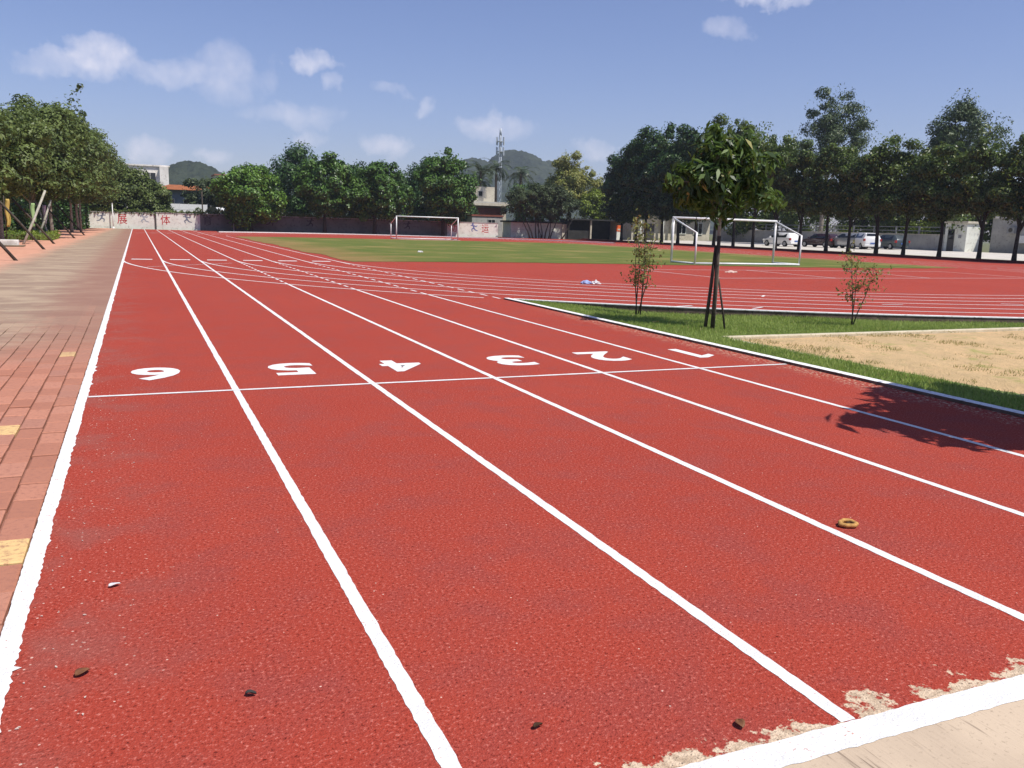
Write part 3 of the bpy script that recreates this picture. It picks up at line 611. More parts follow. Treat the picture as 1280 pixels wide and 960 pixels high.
# palms
def palm(loc, h, seed, label):
    rs = np.random.RandomState(seed); root = thing('palm_tree', label, 'palm', loc, 0, 'palms behind the concrete house')
    MB().tube([(0, 0, -.1), (.05, 0, h*.5), (0, .05, h)], [.26, .2, .16], 8).build('trunk', 'bark', root, True)
    Cs, Ns, Ts = [], [], []
    for f in range(22):
        a = rs.rand()*6.283; e = rs.uniform(-.25, 1.35); L = rs.uniform(2.4, 3.4)
        hd = np.array([math.cos(a), math.sin(a), 0]); sd = np.array([-math.sin(a), math.cos(a), 0]); P = np.array([0, 0, h]); ang = e
        for k in range(16):
            dv = hd*math.cos(ang) + np.array([0, 0, math.sin(ang)]); P = P + dv*L/16; ang -= .095
            nv = np.cross(sd, dv); nv = -nv if nv[2] < 0 else nv
            for sg in (-1, 1):
                t = sd*sg*.8 + dv*.5 - np.array([0, 0, .35]); Cs.append(P + t*.30*(1-.4*k/16)); Ns.append(nv + rs.randn(3)*.1); Ts.append(t)
    N_ = np.array(Ns); N_ /= np.linalg.norm(N_, axis=1, keepdims=True); V, F = leaves(np.array(Cs), N_, np.array(Ts), .75, .10, rs)
    obj('fronds', np_mesh('fronds', V, 4, F), 'leaf_palm', root)
for i, (x, y, h) in enumerate([(49.2, 126, 9.8), (52.6, 128, 10.6), (55.6, 125, 9.6), (51.0, 131, 8.6)]):
    palm((x, y, 0), h, 20+i, 'grey-green palm with arching fronds behind the grey concrete house')

# row of street trees beside the cement road
rowY = [38.2, 41.5, 44.5, 47.9, 51.3, 54.0, 57.3, 60.0, 63.5, 66.8, 70.0, 73.2, 76.3]
G = 'street trees beside the cement road'; LB = 'slim-trunked street tree with dark leafy crown in the row beside the cement road'
rp = [make_tree('street_tree', LB, (57, 0, 0), [(0, 0, 5.4, 2.1, 2.3, 2.5), (-.5, .3, 4.3, 2.2, 2.3, 1.5), (.3, -.3, 7.4, 1.6, 1.7, 1.6), (-.6, -.5, 6.2, 1.7, 1.8, 1.7), (-.2, .6, 3.7, 1.9, 2.1, 1.0), (.5, -.6, 4.0, 2.0, 2.0, 1.2)], 3.0, .15, 'leaf_row', 80, 17000, .24, .13, 200+s, 'bark_dark', G, .27, .25) for s in range(4)]
ROWLAB = {1: 'street tree across the road from the plain grey hall, beside its white window', 2: 'street tree across the road from the gap between gatehouse and hall', 3: 'street tree across the road from the gatehouse door', 4: 'street tree across the road from the hedge-topped low wall', 6: 'street tree growing opposite the white off-roader', 7: 'street tree growing opposite the silver tall car', 8: 'street tree growing opposite the dark maroon car', 10: 'street tree growing opposite the white hatchback'}
rg = random.Random(12)
for i, y in enumerate(rowY):
    sc = rg.uniform(.95, 1.1); hz = [1.05, 1.0, 1.08, .98, 1.02, 1.12, 1.04, 1.08, 1.12, 1.25, 1.38, 1.45, 1.52][i]
    loc, rz = (57 + rg.uniform(-.15, .15), y, .1), rg.uniform(0, 6.28)
    if i < 4: o = rp[i]; o.location = loc; o.rotation_euler.z = rz; o.scale = (sc, sc, hz)
    else: o = copy_tree(rp[i % 4], loc, rz, (sc, sc, hz))
    o['label'] = ROWLAB.get(i, LB)
G = 'tall dark trees at the end of the row'; LB = 'tall very dark dense tree in the clump before the columned house'
dp = [make_tree('dark_tree', LB, (57, 0, 0), [(0, 0, 7.4, 2.8, 3.0, 4.2), (-.4, .4, 5.0, 3.0, 3.0, 2.6), (.2, -.3, 11.2, 2.1, 2.3, 2.2), (-.8, -.6, 9.4, 2.3, 2.4, 2.2), (-.5, .8, 3.9, 2.6, 2.8, 1.4)], 3.4, .19, 'leaf_dark', 95, 20000, .32, .17, 220+s, 'bark_dark', G, .27, .2) for s in range(3)]
for i, (y, hz) in enumerate([(80, .96), (83.2, .98), (86.6, 1.05), (89.9, 1.02), (92.6, .98), (96.0, .88)]):
    loc, rz, s3 = (57 + rg.uniform(-.2, .2), y, .1), rg.uniform(0, 6.28), (.98, .98, hz)
    if i < 3: o = dp[i]; o.location = loc; o.rotation_euler.z = rz; o.scale = s3
    else: copy_tree(dp[i % 3], loc, rz, s3)
# tall gum trees behind
make_tree('gum_tree', 'tall loose gum tree with open airy crown behind the street trees', (75.5, 80.5, .3), [(0, 0, 15.6, 3.2, 3.2, 2.6), (.4, -1.4, 12.4, 3.2, 2.8, 2.2), (-1.5, 3.8, 11.4, 2.2, 2.4, 1.9), (1.2, -3.4, 13.4, 2.2, 2.4, 2.0), (1.0, 0, 17.4, 2.0, 2.0, 1.5), (.4, .6, 13.6, 2.8, 3.0, 2.2), (0, 0, 10, 4, 4, 1.8)], 10, .26, 'leaf_euc', 90, 16000, .34, .13, 240, 'bark_pale', None, .33, .5, fill=.2, nlimb=16)
make_tree('gum_tree', 'tall dark pointed gum tree behind the gatehouse', (81, 67, .3), [(0, .4, 10.6, 2.7, 2.9, 2.6), (0, .2, 13.2, 1.5, 1.6, 1.7), (.6, -2.6, 10.6, 1.9, 2.0, 1.9), (0, 1.8, 8.8, 2.6, 2.4, 2.0), (0, 0, 7.6, 2.6, 4.0, 1.8)], 6, .24, 'leaf_euc', 110, 20000, .28, .12, 241, 'bark_dark', None, .28, .4, fill=.25, nlimb=10).scale = (1.15, 1.15, 1.15)
for i, (x, y, h) in enumerate([(79, 70, 7), (80, 78, 8), (79, 87, 8.4), (78.5, 63, 6.4), (76, 94, 8)]):
    make_tree('backing_tree', 'dark leafy tree behind the low roadside wall', (x, y, .3), [(0, 0, h*.5, 3.2, 4.2, h*.44), (0, 1, h*.75, 2, 2.4, h*.22)], 2, .18, 'leaf_row', 60, 10000, .36, .19, 250+i, 'bark_dark', 'trees behind the roadside wall', .3)

# ------------------------------------------------------------------ staked young trees and saplings on the verge
def young_tree(loc, seed, label, h=3.25, nl=2800):
    z = -.09; root = thing('young_tree', label, 'tree', (loc[0], loc[1], z))
    cm, cc = crown_mesh('crown', [(0, 0, h*.76, .80, .8, .62), (.48, .1, h*.66, .74, .6, .42), (-.42, 0, h*.70, .74, .6, .45), (.55, -.1, h*.88, .55, .5, .36), (-.1, 0, h*.92, .45, .45, .28), (.1, .1, h*.57, .5, .5, .25)], 60, nl, .20, .06, seed, .34, 1.0, .3)
    cm.materials.append(MATS['leaf_broad']); obj('crown', cm, None, root)
    mb = MB(); mb.tube([(0, 0, -.1), (.012, 0, .9), (0, .01, 1.7), (-.02, 0, h*.9)], [.034, .03, .026, .012], 8)
    for t in cc[:14]: 
        s = Vector((0, 0, random.Random(int(t[0]*1e4)).uniform(1.6, h*.85))); t = Vector(t); mb.tube([s, s.lerp(t, .5) + Vector((0, 0, .08)), t], [.013, .009, .004], 5)
    mb.build('trunk', 'bark_pale', root, True); return root
def stake(a, b, r, label): 
    o = MB().tube([a, ((a[0]+b[0])/2+.006, (a[1]+b[1])/2, (a[2]+b[2])/2), b], [r, r*.94, r*.86], 8).build('support_stake', 'pole_dark', None, True); return tag(o, label, 'stake', 'stakes of the young tree')
TX, TY = 8.56, 11.35
young_tree((TX, TY), 301, 'slender young tree with drooping glossy leaves tied to stakes on the grass verge')
stake((TX-.13, TY+.04, -.2), (TX-.01, TY+.05, 1.27), .030, 'thick dark stake set a little apart from the young trunk')
stake((TX-.045, TY-.05, -.2), (TX-.035, TY-.045, 1.42), .034, 'thick dark upright stake pressed against the young trunk')
stake((TX+.24, TY-.04, -.2), (TX+.04, TY-.01, .74), .018, 'thin dark stake leaning from the sandy side onto the young trunk')
y2 = young_tree((8.2, 3.45), 302, 'young drooping-leaved tree shading the track kerb beside the sand pit', 4.1, 11000); y2.scale = (1.75, 1.75, 1.0)
def sapling(loc, h, nst, seed, label, spread):
    rs = np.random.RandomState(seed); root = thing('sapling', label, 'sapling', (loc[0], loc[1], -.10), 0, 'thin saplings on the verge'); Cs = []
    for i in range(nst):
        a = rs.rand()*6.28; b = np.array([math.cos(a), math.sin(a), 0])*.05*(i > 0); tip = np.array([rs.uniform(-spread, spread), rs.uniform(-spread, spread), h*rs.uniform(.7, 1)])
        mid = b + (tip-b)*.5 + np.array([rs.uniform(-.05, .05), rs.uniform(-.05, .05), 0]); mb = MB().tube([b - [0, 0, .1], b + (mid-b)*.5, mid, tip], [.013, .011, .008, .003], 6)
        for k in range(12):
            t = rs.uniform(.3, .98); s = b + (tip-b)*t; e = s + np.array([rs.uniform(-.22, .22), rs.uniform(-.22, .22), rs.uniform(.02, .2)]); mb.tube([s, e], [.004, .002], 4)
            for q in range(9): Cs.append(s + (e-s)*rs.uniform(.3, 1.15) + rs.randn(3)*.05)
        for q in range(14): Cs.append(tip + rs.randn(3)*[.07, .07, .12])
        mb.build('stem', 'bark', root, True)
    C = np.array(Cs); n = len(C); Nn = unit(n, rs) + [0, 0, .5]; Nn /= np.linalg.norm(Nn, axis=1, keepdims=True)
    V, F = leaves(C, Nn, rs.randn(n, 3) + [0, 0, -.4], .065, .034, rs); obj('foliage', np_mesh('foliage', V, 4, F), 'leaf_sapling', root)
sapling((8.36, 13.35), 1.75, 5, 311, 'wispy many-stemmed sapling with yellowish leaves growing close to the bend kerb', .26)
sapling((11.62, 11.42), 1.35, 3, 312, 'spindly crooked sapling with sparse brownish leaves beyond the sand pit border', .24)

# grass blades on the verge
def blades(name, n, region, size, mat, seed, keep=lambda x, y: True, zf=verge_z, clump=0):
    rs = np.random.RandomState(seed); P = []
    while len(P) < n:
        x, y = rs.uniform(region[0], region[1]), rs.uniform(region[2], region[3])
        if keep(x, y): P.append((x, y))
    P = np.array(P); z = np.array([zf(x, y) for x, y in P]); a = rs.rand(n)*6.283; h = size*(.5 + rs.rand(n)); w = size*.16*(.7 + .6*rs.rand(n)); ln = h*rs.uniform(.1, .9, n)
    la = rs.rand(n)*6.283; B = np.stack([P[:, 0], P[:, 1], z-.005], 1); S = np.stack([np.cos(a)*w, np.sin(a)*w, np.zeros(n)], 1); T = B + np.stack([np.cos(la)*ln, np.sin(la)*ln, h], 1)
    V = np.stack([B-S, B+S, T], 1).reshape(-1, 3); o = obj(name, np_mesh(name, V, 3, np.arange(3*n).reshape(n, 3)), mat); o['kind'] = 'stuff'; return o
def on_verge(x, y):
    if inside_bend(x, y, -.16) or x < 6.97: return False
    if x > SX-.12 + .05*math.sin(y*5) and y < SY+.11: return False
    return True
g = blades('verge_grass', 52000, (6.96, 10.5, 3.0, 17.0), .048, 'grass_blade', 5, on_verge)
g['label'] = 'short green grass on the verge beside the track'; g['category'] = 'grass'
g = blades('verge_grass', 26000, (10.5, 20, 9.9, 15.0), .052, 'grass_blade', 6, on_verge); g['label'] = 'short green grass between the bend kerb and the sand pit'; g['category'] = 'grass'
rs = np.random.RandomState(8); cen = [(8.1 + 11*rs.rand()**1.2, 10.1 - 5.5*rs.rand()) for _ in range(150)]
def tuftkeep(x, y): return any((x-a)**2 + (y-b)**2 < .004 + .11*abs(math.sin(i*7.7))**5*(.4 if b < 8 else 1) for i, (a, b) in enumerate(cen)) and x > SX+.03 and y < SY-.05
g = blades('pit_grass', 7500, (8.06, 19, 4.6, 10.1), .030, 'sand_grass', 9, tuftkeep, lambda x, y: -.055); g['label'] = 'sparse yellowish tufts growing in the sand pit'; g['category'] = 'grass'

# ------------------------------------------------------------------ goals
def goal(loc, sgn, label, w=6.08, h=2.1, d=1.9, bh=1.42):
    root = thing('football_goal', label, 'goal', loc); r = .055
    for s in (-1, 1):
        x = s*w/2
        MB().tube([(x, 0, 0), (x, 0, h)], r, 10).build('post', 'goal_paint', root, True)
        MB().tube([(x, 0, h-.02), (x, sgn*d, bh)], r*.7, 8).build('stay', 'goal_paint', root, True)
        MB().tube([(x, sgn*d, bh+.03), (x, sgn*d, 0)], r*.75, 8).build('back_post', 'goal_paint', root, True)
        MB().tube([(x, 0, .05), (x, sgn*d, .05)], r*.8, 8).build('side_rail', 'goal_paint', root, True)
    MB().tube([(-w/2-.05, 0, h), (w/2+.05, 0, h)], r, 10).build('crossbar', 'goal_paint', root, True)
    MB().tube([(-w/2, sgn*d, .05), (w/2, sgn*d, .05)], r*.9, 8).build('back_rail', 'goal_paint', root, True)
goal((26.3, 34.4, .012), -1, 'white metal football goal frame standing at the turf edge by the court lines')
goal((25.2, 78.0, .012), 1, 'white metal football goal frame in front of the shaded far wall')
for x0, x1, lab in [(22.2, 28.2, 'far')]:
    o = MB().box(x0, x1, 77.2, 77.32, .014, .03).build('goal_line', 'line_paint', track)

# ------------------------------------------------------------------ far wall with painted characters
WY = 104.0
wall = thing('boundary_wall', 'long white boundary wall with red characters and grey sport figures', 'wall', (0, WY, 0))
MB().box(-26, 1.84, 0, .24, -.3, 1.72).build('panel', 'wall_white', wall); MB().box(2.02, 6.6, 0, .24, -.3, 1.80).build('panel', 'wall_white', wall); MB().box(6.602, 36.2, .004, .24, -.3, 1.80).build('panel', 'wall_shaded', wall); MB().box(36.202, 43.2, 0, .24, -.3, 1.80).build('panel', 'wall_white', wall)  # long middle panel is darker: the trees' shade is put into its colour
MB().box(1.84, 2.02, -.05, .3, -.3, 1.9).build('pier', 'door_dark', wall)
MB().box(-26, 1.83, -.04, .28, 1.722, 1.80).build('coping', 'wall_grey', wall); MB().box(2.03, 43.2, -.04, .28, 1.802, 1.88).build('coping', 'wall_grey', wall)
def wall_text(ch, x, s, mat, z=1.0, lab=None):
    o = obj('painted_character', text_mesh(ch, s, s*1.05, .004), mat, wall); o.location = (x, -.004, z); o.rotation_euler.x = R(90); o['label'] = 'painted character on the wall'
def runner(x, mat, flip=1, z=1.0, s=.55):
    m = MB(); W = Vector
    def limb(a, b, w):
        a, b = W((a[0]*flip*s, a[1]*s)), W((b[0]*flip*s, b[1]*s)); d = (b-a).normalized(); nn = W((-d.y, d.x))*w*s
        y = -.004 - .0012*len(m.f); m.add([(a.x+nn.x, y, a.y+nn.y), (a.x-nn.x, y, a.y-nn.y), (b.x-nn.x*.7, y, b.y-nn.y*.7), (b.x+nn.x*.7, y, b.y+nn.y*.7)], [(0, 1, 2, 3)])
    limb((.1, .55), (-.05, -.05), .2); limb((-.05, 0), (.45, -.3), .15); limb((.45, -.3), (.3, -.8), .11); limb((-.05, 0), (-.4, -.45), .15); limb((-.4, -.45), (-.95, -.6), .11)
    limb((.1, .5), (.7, .55), .11); limb((.1, .5), (-.6, .3), .11); limb((-.6, .3), (-.8, .6), .1)
    y = -.004 - .0012*12; m.add([(flip*s*(.22 + .2*math.cos(t)), y, s*(.82 + .2*math.sin(t))) for t in np.linspace(0, 2*math.pi, 12, endpoint=False)], [tuple(range(12))])
    o = m.build('sport_figure', mat, wall); o.location = (x, 0, z); o['label'] = 'painted running figure'
runner(-3.45, 'figure_grey', 1, 1.12); wall_text('展', -1.45, 1.0, 'letter_red', 1.02); runner(.75, 'figure_pale', -1, 1.12); wall_text('体', 2.95, 1.0, 'letter_red', 1.08); runner(5.2, 'figure_grey', -1, 1.2)
wall_text('育', 7.4, .95, 'letter_shaded', 1.15); runner(10.0, 'letter_shaded', 1, 1.2)  # these marks are darkened, the wall's shade put into their paint
for x in (14.4, 19.0, 31.0): runner(x, 'letter_shaded', 1, 1.2)
runner(39.8, 'figure_blue', -1, 1.15, .6); wall_text('运', 41.4, 1.0, 'letter_red', 1.1); wall_text('动', 37.0, .95, 'letter_red', 1.1)
def slim_pole(x, y, h, r, mat, label):
    m = MB().tube([(0, 0, -.2), (0, 0, h)], [r, r*.8], 8); m.tube([(0, 0, -.2), (0, 0, .18)], r*1.8, 8); m.tube([(0, 0, h), (0, 0, h+.06)], r*1.3, 8)
    o = m.build('pole', mat, None, True); o.location = (x, y, 0); return tag(o, label, 'pole')
slim_pole(-2.35, 103.6, 2.65, .06, 'metal_white', 'thin white pole standing against the painted wall before the first red character')
slim_pole(10.2, 103.6, 1.75, .05, 'metal_white', 'short white pole against the shaded part of the painted wall')
slim_pole(7.3, 110, 4.6, .09, 'pole_dark', 'dark utility pole in front of the white panel fence')
# creeper on top of the wall
def leafmass(name, label, cat, boxes, n, ln, wd, mat, seed):
    rs = np.random.RandomState(seed); bx = np.array(boxes, float); v = (bx[:, 1]-bx[:, 0]); k = rs.choice(len(bx), n, p=v/v.sum()); u = rs.rand(n, 3)
    C = np.stack([bx[k, 0] + (bx[k, 1]-bx[k, 0])*u[:, 0], bx[k, 2] + (bx[k, 3]-bx[k, 2])*u[:, 1], bx[k, 4] + (bx[k, 5]-bx[k, 4])*u[:, 2]*(.45 + .55*np.abs(np.sin(u[:, 0]*9 + k*2 + np.sin(u[:, 0]*31))))], 1)
    Nn = unit(n, rs) + [0, -.3, .7]; Nn /= np.linalg.norm(Nn, axis=1, keepdims=True); V, F = leaves(C, Nn, rs.randn(n, 3), ln, wd, rs)
    return tag(obj(name, np_mesh(name, V, 4, F), mat), label, cat)
leafmass('creeper', 'low creeper spilling along the top of the painted wall', 'creeper', [(-26, -5, 103.9, 104.8, 1.5, 2.9), (-6, 2, 103.9, 104.7, 1.6, 2.25), (2, 7, 103.95, 104.7, 1.7, 2.15), (6, 14, 103.9, 104.8, 1.65, 2.6), (13, 24, 103.9, 104.8, 1.7, 2.5), (24, 37, 103.9, 104.8, 1.7, 2.5)], 9000, .26, .15, 'leaf_vine', 400)

# ------------------------------------------------------------------ buildings
def building(name, label, x0, x1, y0, y1, h, wallmat, windows=(), loc=None, z0=0, trim='wall_grey', roof=None, eave=.25):
    root = thing(name, label, 'building', (x0, y0, z0)); w, d = x1-x0, y1-y0
    MB().box(0, w, 0, d, -.4, h).build('wall', wallmat, root)
    MB().box(-eave, w+eave, -eave, d+eave, h+.002, h+.22).build('roof', roof or trim, root)
    for (a, b, c, e) in windows:
        f = MB().box(a-.08, b+.08, -.07, .02, c-.08, e+.08).build('window', trim, root)
        MB().box(a, b, -.078, -.05, c, e).build('pane', 'glass_dark', f); MB().box((a+b)/2-.03, (a+b)/2+.03, -.10, -.079, c, e).build('mullion', trim, f)
    return root
b = building('apartment_block', 'pale multi-storey block with recessed balcony behind the thicket', -3.5, 5.0, 150, 160, 9.2, 'wall_pale', [(2.2, 4.6, 6.6, 8.2), (5.0, 6.6, 6.6, 8.2), (2.2, 4.6, 3.6, 5.2), (5.0, 6.6, 3.6, 5.2), (.2, 1.6, 6.6, 8.2)], trim='wall_pale')
MB().box(1.6, 7.2, -1.1, 0, 5.4, 5.6).build('balcony', 'wall_pale', b); MB().box(1.6, 7.2, -1.1, -1.0, 5.6, 6.4).build('parapet', 'wall_pale', b)
MB().box(7.2, 8.5, -1.2, -.01, -.4, 9.19).build('stair_tower', 'wall_pale', b)
h = thing('orange_roofed_house', 'blue-grey house under a shallow orange tiled roof behind the painted wall', 'house', (2.9, 130, 0))
MB().box(.3, 7.8, 0, 7, -.4, 5.2).build('wall', 'wall_blue', h)
rf = MB(); rf.add([(-.6, -1, 5.15), (8.6, -1, 5.15), (8.6, 8, 5.15), (-.6, 8, 5.15), (1.6, 3.5, 5.95), (6.4, 3.5, 5.95)], [(0, 1, 5, 4), (1, 2, 5), (2, 3, 4, 5), (3, 0, 4), (3, 2, 1, 0)]).build('roof', 'roof_orange', h)
for a in (.8, 3.2, 5.6):
    f = MB().box(a, a+1.3, -.08, .02, 1.6, 4.0).build('window', 'wall_grey', h); MB().box(a+.1, a+1.2, -.09, -.06, 1.7, 3.9).build('pane', 'glass_dark', f)
b = building('cream_house', 'small cream house with brown roof peeping over the round tree', 13.4, 20, 165, 172, 9.0, 'wall_cream', [(.6, 1.8, 6.6, 8), (2.6, 3.8, 6.6, 8)], roof='roof_tile')
f = thing('panel_fence', 'bright white corrugated panel fence behind the painted wall', 'fence', (3.75, 112, 0))
for i in range(4): MB().box(i*1.06, i*1.06+1.05, 0, .05, -.2, 2.30+.02*(i % 2)).build('panel', 'sheet_white', f); MB().box(i*1.06, i*1.06+1.05, 0, .05, 2.34, 3.0).build('panel', 'sheet_white', f)
for i in range(5): MB().box(i*1.06-.04, i*1.06+.04, .05, .12, -.2, 3.1).build('post', 'metal_grey', f)
f = thing('railed_bridge', 'grey concrete footbridge with white railing behind the painted wall', 'bridge', (8.3, 118, 0))
MB().box(0, 12, 0, 2, 2.0, 2.9).build('deck', 'wall_grey', f); MB().box(.4, 1.2, .2, 1.8, -.3, 1.998).build('pier', 'wall_grey', f); MB().box(8, 8.8, .2, 1.8, -.3, 1.998).build('pier', 'wall_grey', f)
for z in (3.35, 3.85): MB().box(0, 9.5, -.02, .08, z, z+.14).build('rail', 'metal_white', f)
for i in range(14): MB().box(i*.7, i*.7+.10, -.01, .07, 2.902, 3.84).build('post', 'metal_white', f)
o = MB().box(0, 6.5, 0, 1.6, .0, 1.1); o.add([(-.3, -.2, 1.3), (6.8, -.2, 1.0), (6.8, 1.8, 1.3), (-.3, 1.8, 1.6), (-.3, -.2, 1.38), (6.8, -.2, 1.08), (6.8, 1.8, 1.38), (-.3, 1.8, 1.68)], [(3, 2, 1, 0), (4, 5, 6, 7), (0, 1, 5, 4), (1, 2, 6, 5), (2, 3, 7, 6), (3, 0, 4, 7)])
o = o.build('tin_shelter', 'sheet_white'); o.location = (9.2, 109.0, 1.05); tag(o, 'low white tin-roofed shelter behind the shaded wall', 'shelter')
MB().box(-.0, 6.5, 0, 1.6, -1.2, -.001).build('base', 'wall_grey', o)
# grey concrete house right of the far wall
b = building('concrete_house', 'grey concrete house with terrace and brick recess behind the far wall', 46.4, 52.6, 124, 132, 4.9, 'wall_grey', [(1.0, 2.0, 1.2, 2.4)], trim='wall_grey')
MB().box(.4, 5.0, 1.5, 7, 5.13, 7.4).build('upper_storey', 'wall_cream', b)
f = MB().box(2.2, 3.0, 1.42, 1.52, 5.9, 6.8).build('window', 'wall_grey', b); MB().box(2.3, 2.9, 1.40, 1.45, 6.0, 6.7).build('pane', 'glass_dark', f)
MB().box(1.6, 5.6, -.2, -.002, 1.0, 4.2).build('recess', 'brick_red', b); MB().box(5.4, 6.1, -.7, -.21, -.3, 4.6).build('column', 'wall_cream', b); MB().box(-.6, 6.6, -1.2, -.05, 4.5, 4.88).build('balcony', 'wall_cream', b)
o = building('brick_outhouse', 'small plastered outhouse with brick band above the painted wall', 42.6, 47.2, 112, 115, 2.75, 'wall_grey', [(2.4, 3.4, 1.5, 2.3)], roof='brick_red', eave=.1)
# cream wall and dark shed
o = building('low_store', 'low cream store wall behind the many-stemmed tree', 46.0, 53.6, 106.2, 109, 2.05, 'wall_white', [], roof='shed_dark', eave=.3)
MB().box(7.6, 8.3, -.2, .3, -.3, 2.0).build('pier', 'wall_cream', o)
o = thing('open_shed', 'long dark open-fronted shed with one pale post beside the cream store', 'shed', (54.4, 105.6, 0))
MB().box(0, 8.4, 2.6, 2.8, -.2, 2.6).build('back_wall', 'shed_dark', o); MB().box(-.2, 8.6, -.4, 3.0, 2.6, 2.8).build('roof', 'shed_dark', o); MB().box(-.1, .1, 0, 2.6, -.2, 2.598).build('side_wall', 'shed_dark', o)
for x in (3.3, 8.2): MB().box(x, x+.22, -.1, .12, -.2, 2.598).build('post', 'wall_cream', o)
MB().box(.1, 3.2, .1, .3, -.2, 1.2).build('counter', 'shed_dark', o)
# columned house behind dark trees
o = thing('columned_house', 'pale columned house with arched pediments shaded by the tall dark trees', 'house', (62.4, 101.5, .1))
MB().box(0, 13, .8, 7, -.3, 3.9).build('wall', 'wall_cream', o); MB().box(-.4, 13.4, -.5, 7.2, 3.902, 4.2).build('roof', 'roof_tile', o)
for x in (1.0, 4.6, 6.2): MB().tube([(x, .2, -.1), (x, .2, 3.0)], [.2, .17], 12).build('column', 'wall_white', o, True); MB().box(x-.28, x+.28, -.08, .48, 3.0, 3.2).build('capital', 'wall_white', o)
for x in (1.6, 4.2):
    t = np.linspace(0, math.pi, 12); MB().add([(x+1.0*math.cos(a), .75, 3.22+.65*math.sin(a)) for a in t] + [(x+1.0*math.cos(a), .55, 3.22+.65*math.sin(a)) for a in t], [tuple(range(12)), tuple(range(23, 11, -1))] + [(i, i+1, 13+i, 12+i) for i in range(11)]).build('pediment', 'wall_white', o)
for x in (7.4, 10.2):
    f = MB().box(x, x+1.5, .70, .82, 1.0, 2.7).build('window', 'wall_white', o); MB().box(x+.12, x+.68, .68, .72, 1.12, 2.58).build('pane', 'glass_dark', f); MB().box(x+.82, x+1.38, .68, .72, 1.12, 2.58).build('pane', 'glass_dark', f)
MB().box(2.2, 3.6, .70, .82, -.1, 2.3).build('door', 'door_dark', o)
o = thing('notice_post', 'white notice post with orange top panel under the dark trees', 'sign', (58.5, 99.2, .1))
MB().box(-.30, .30, -.08, .08, -.1, 1.15).build('pedestal', 'wall_white', o); MB().box(-.33, .33, -.12, .12, 1.152, 1.95).build('panel', 'sign_orange', o); MB().box(-.2, .2, -.135, -.121, 1.3, 1.5).build('mark', 'wall_cream', o)
# roadside low wall, gatehouse, plain hall
o = thing('roadside_wall', 'low grey wall topped by metal railing beyond the parked cars', 'wall', (75, 62.6, .33))
MB().box(0, .24, 0, 38, -.4, 1.55).build('base', 'wall_grey', o); MB().box(-.04, .28, 0, 38, 1.552, 1.62).build('coping', 'wall_cream', o)
for i in range(13): MB().box(.06, .18, i*3+.2, i*3+.34, 1.622, 2.4).build('post', 'metal_grey', o)
for z in (1.9, 2.3): MB().box(.09, .15, .2, 37.5, z, z+.07).build('rail', 'metal_grey', o)
leafmass('hedge', 'yellow-green hedge growing behind the roadside railing', 'hedge', [(75.5, 76.8, 62.8, 70, .4, 3.4), (75.5, 76.8, 70, 84, .4, 2.9)], 6500, .22, .13, 'leaf_hedge', 402)
o = thing('gatehouse', 'small white gatehouse with dark door and one sunlit side', 'gatehouse', (75, 60.1, .33))
MB().box(0, 2.4, 0, 2.48, -.4, 2.75).build('wall', 'wall_white', o); MB().box(-.15, 2.55, -.15, 2.6, 2.752, 2.95).build('roof', 'wall_cream', o)
d = MB().box(-.05, .02, 1.35, 2.1, -.05, 2.15).build('door', 'door_dark', o); MB().box(-.07, -.052, 1.45, 2.0, 1.2, 2.0).build('pane', 'glass_dark', d)
MB().box(-.06, .0, .55, .85, 1.3, 1.6).build('meter_box', 'metal_grey', o)
for y in (.4, 1.0): MB().tube([(-.03, y, 2.5), (-.16, y, 2.5)], .06, 8).build('lamp', 'door_dark', o)
o = thing('plain_hall', 'plain grey flat-roofed hall beside the gatehouse', 'building', (77.6, 44, .33))
MB().box(0, 9, 0, 15.4, -.4, 3.3).build('wall', 'wall_grey', o); MB().box(-.12, 9.1, -.12, 15.5, 3.302, 3.5).build('roof', 'wall_pale', o)
f = MB().box(-.07, .02, 7.0, 8.6, 1.2, 2.5).build('window', 'wall_white', o); MB().box(-.085, -.06, 7.1, 8.5, 1.3, 2.4).build('pane', 'sheet_white', f)
a = MB().box(-.42, -.01, 12.7, 13.5, 1.9, 2.5).build('air_conditioner', 'metal_grey', o); MB().tube([(-.421, 13.1, 2.2), (-.44, 13.1, 2.2)], .22, 14).build('fan_grille', 'door_dark', a)
MB().box(-.3, -.01, 11.4, 12.2, 1.0, 1.7).build('cabinet', 'sheet_white', o)
# telecom mast
o = thing('telecom_mast', 'pale telecom mast with antenna cluster in front of the wooded hill', 'mast', (103.9, 250, 0))
for a in range(3):
    c, s = math.cos(a*2.094), math.sin(a*2.094); MB().tube([(c*.8, s*.8, -1), (c*.35, s*.35, 29)], [.14, .10], 6).build('leg', 'mast', o, True)
m = MB()
for z in range(0, 28, 2):
    for a in range(3):
        r0, r1 = .8-.45*z/29, .8-.45*(z+2)/29; c0, s0 = math.cos(a*2.094)*r0, math.sin(a*2.094)*r0; c1, s1 = math.cos((a+1)*2.094)*r1, math.sin((a+1)*2.094)*r1; m.tube([(c0, s0, z), (c1, s1, z+2)], .07, 5)
m.build('bracing', 'mast', o)
for z in (24.0, 27.0):
    MB().tube([(0, 0, z), (0, 0, z+.14)], 1.25, 14).build('platform', 'mast', o)
    for a in range(6): MB().box(-.17, .17, -.1, .1, -1.2, 1.2, Matrix.Rotation(a*1.047, 3, 'Z'), Vector((math.cos(a*1.047)*1.2, math.sin(a*1.047)*1.2, z+.2))).build('antenna', 'mast', o)
MB().tube([(0, 0, 28.9), (0, 0, 31)], [.4, .3], 8).build('dome', 'mast', o, True)

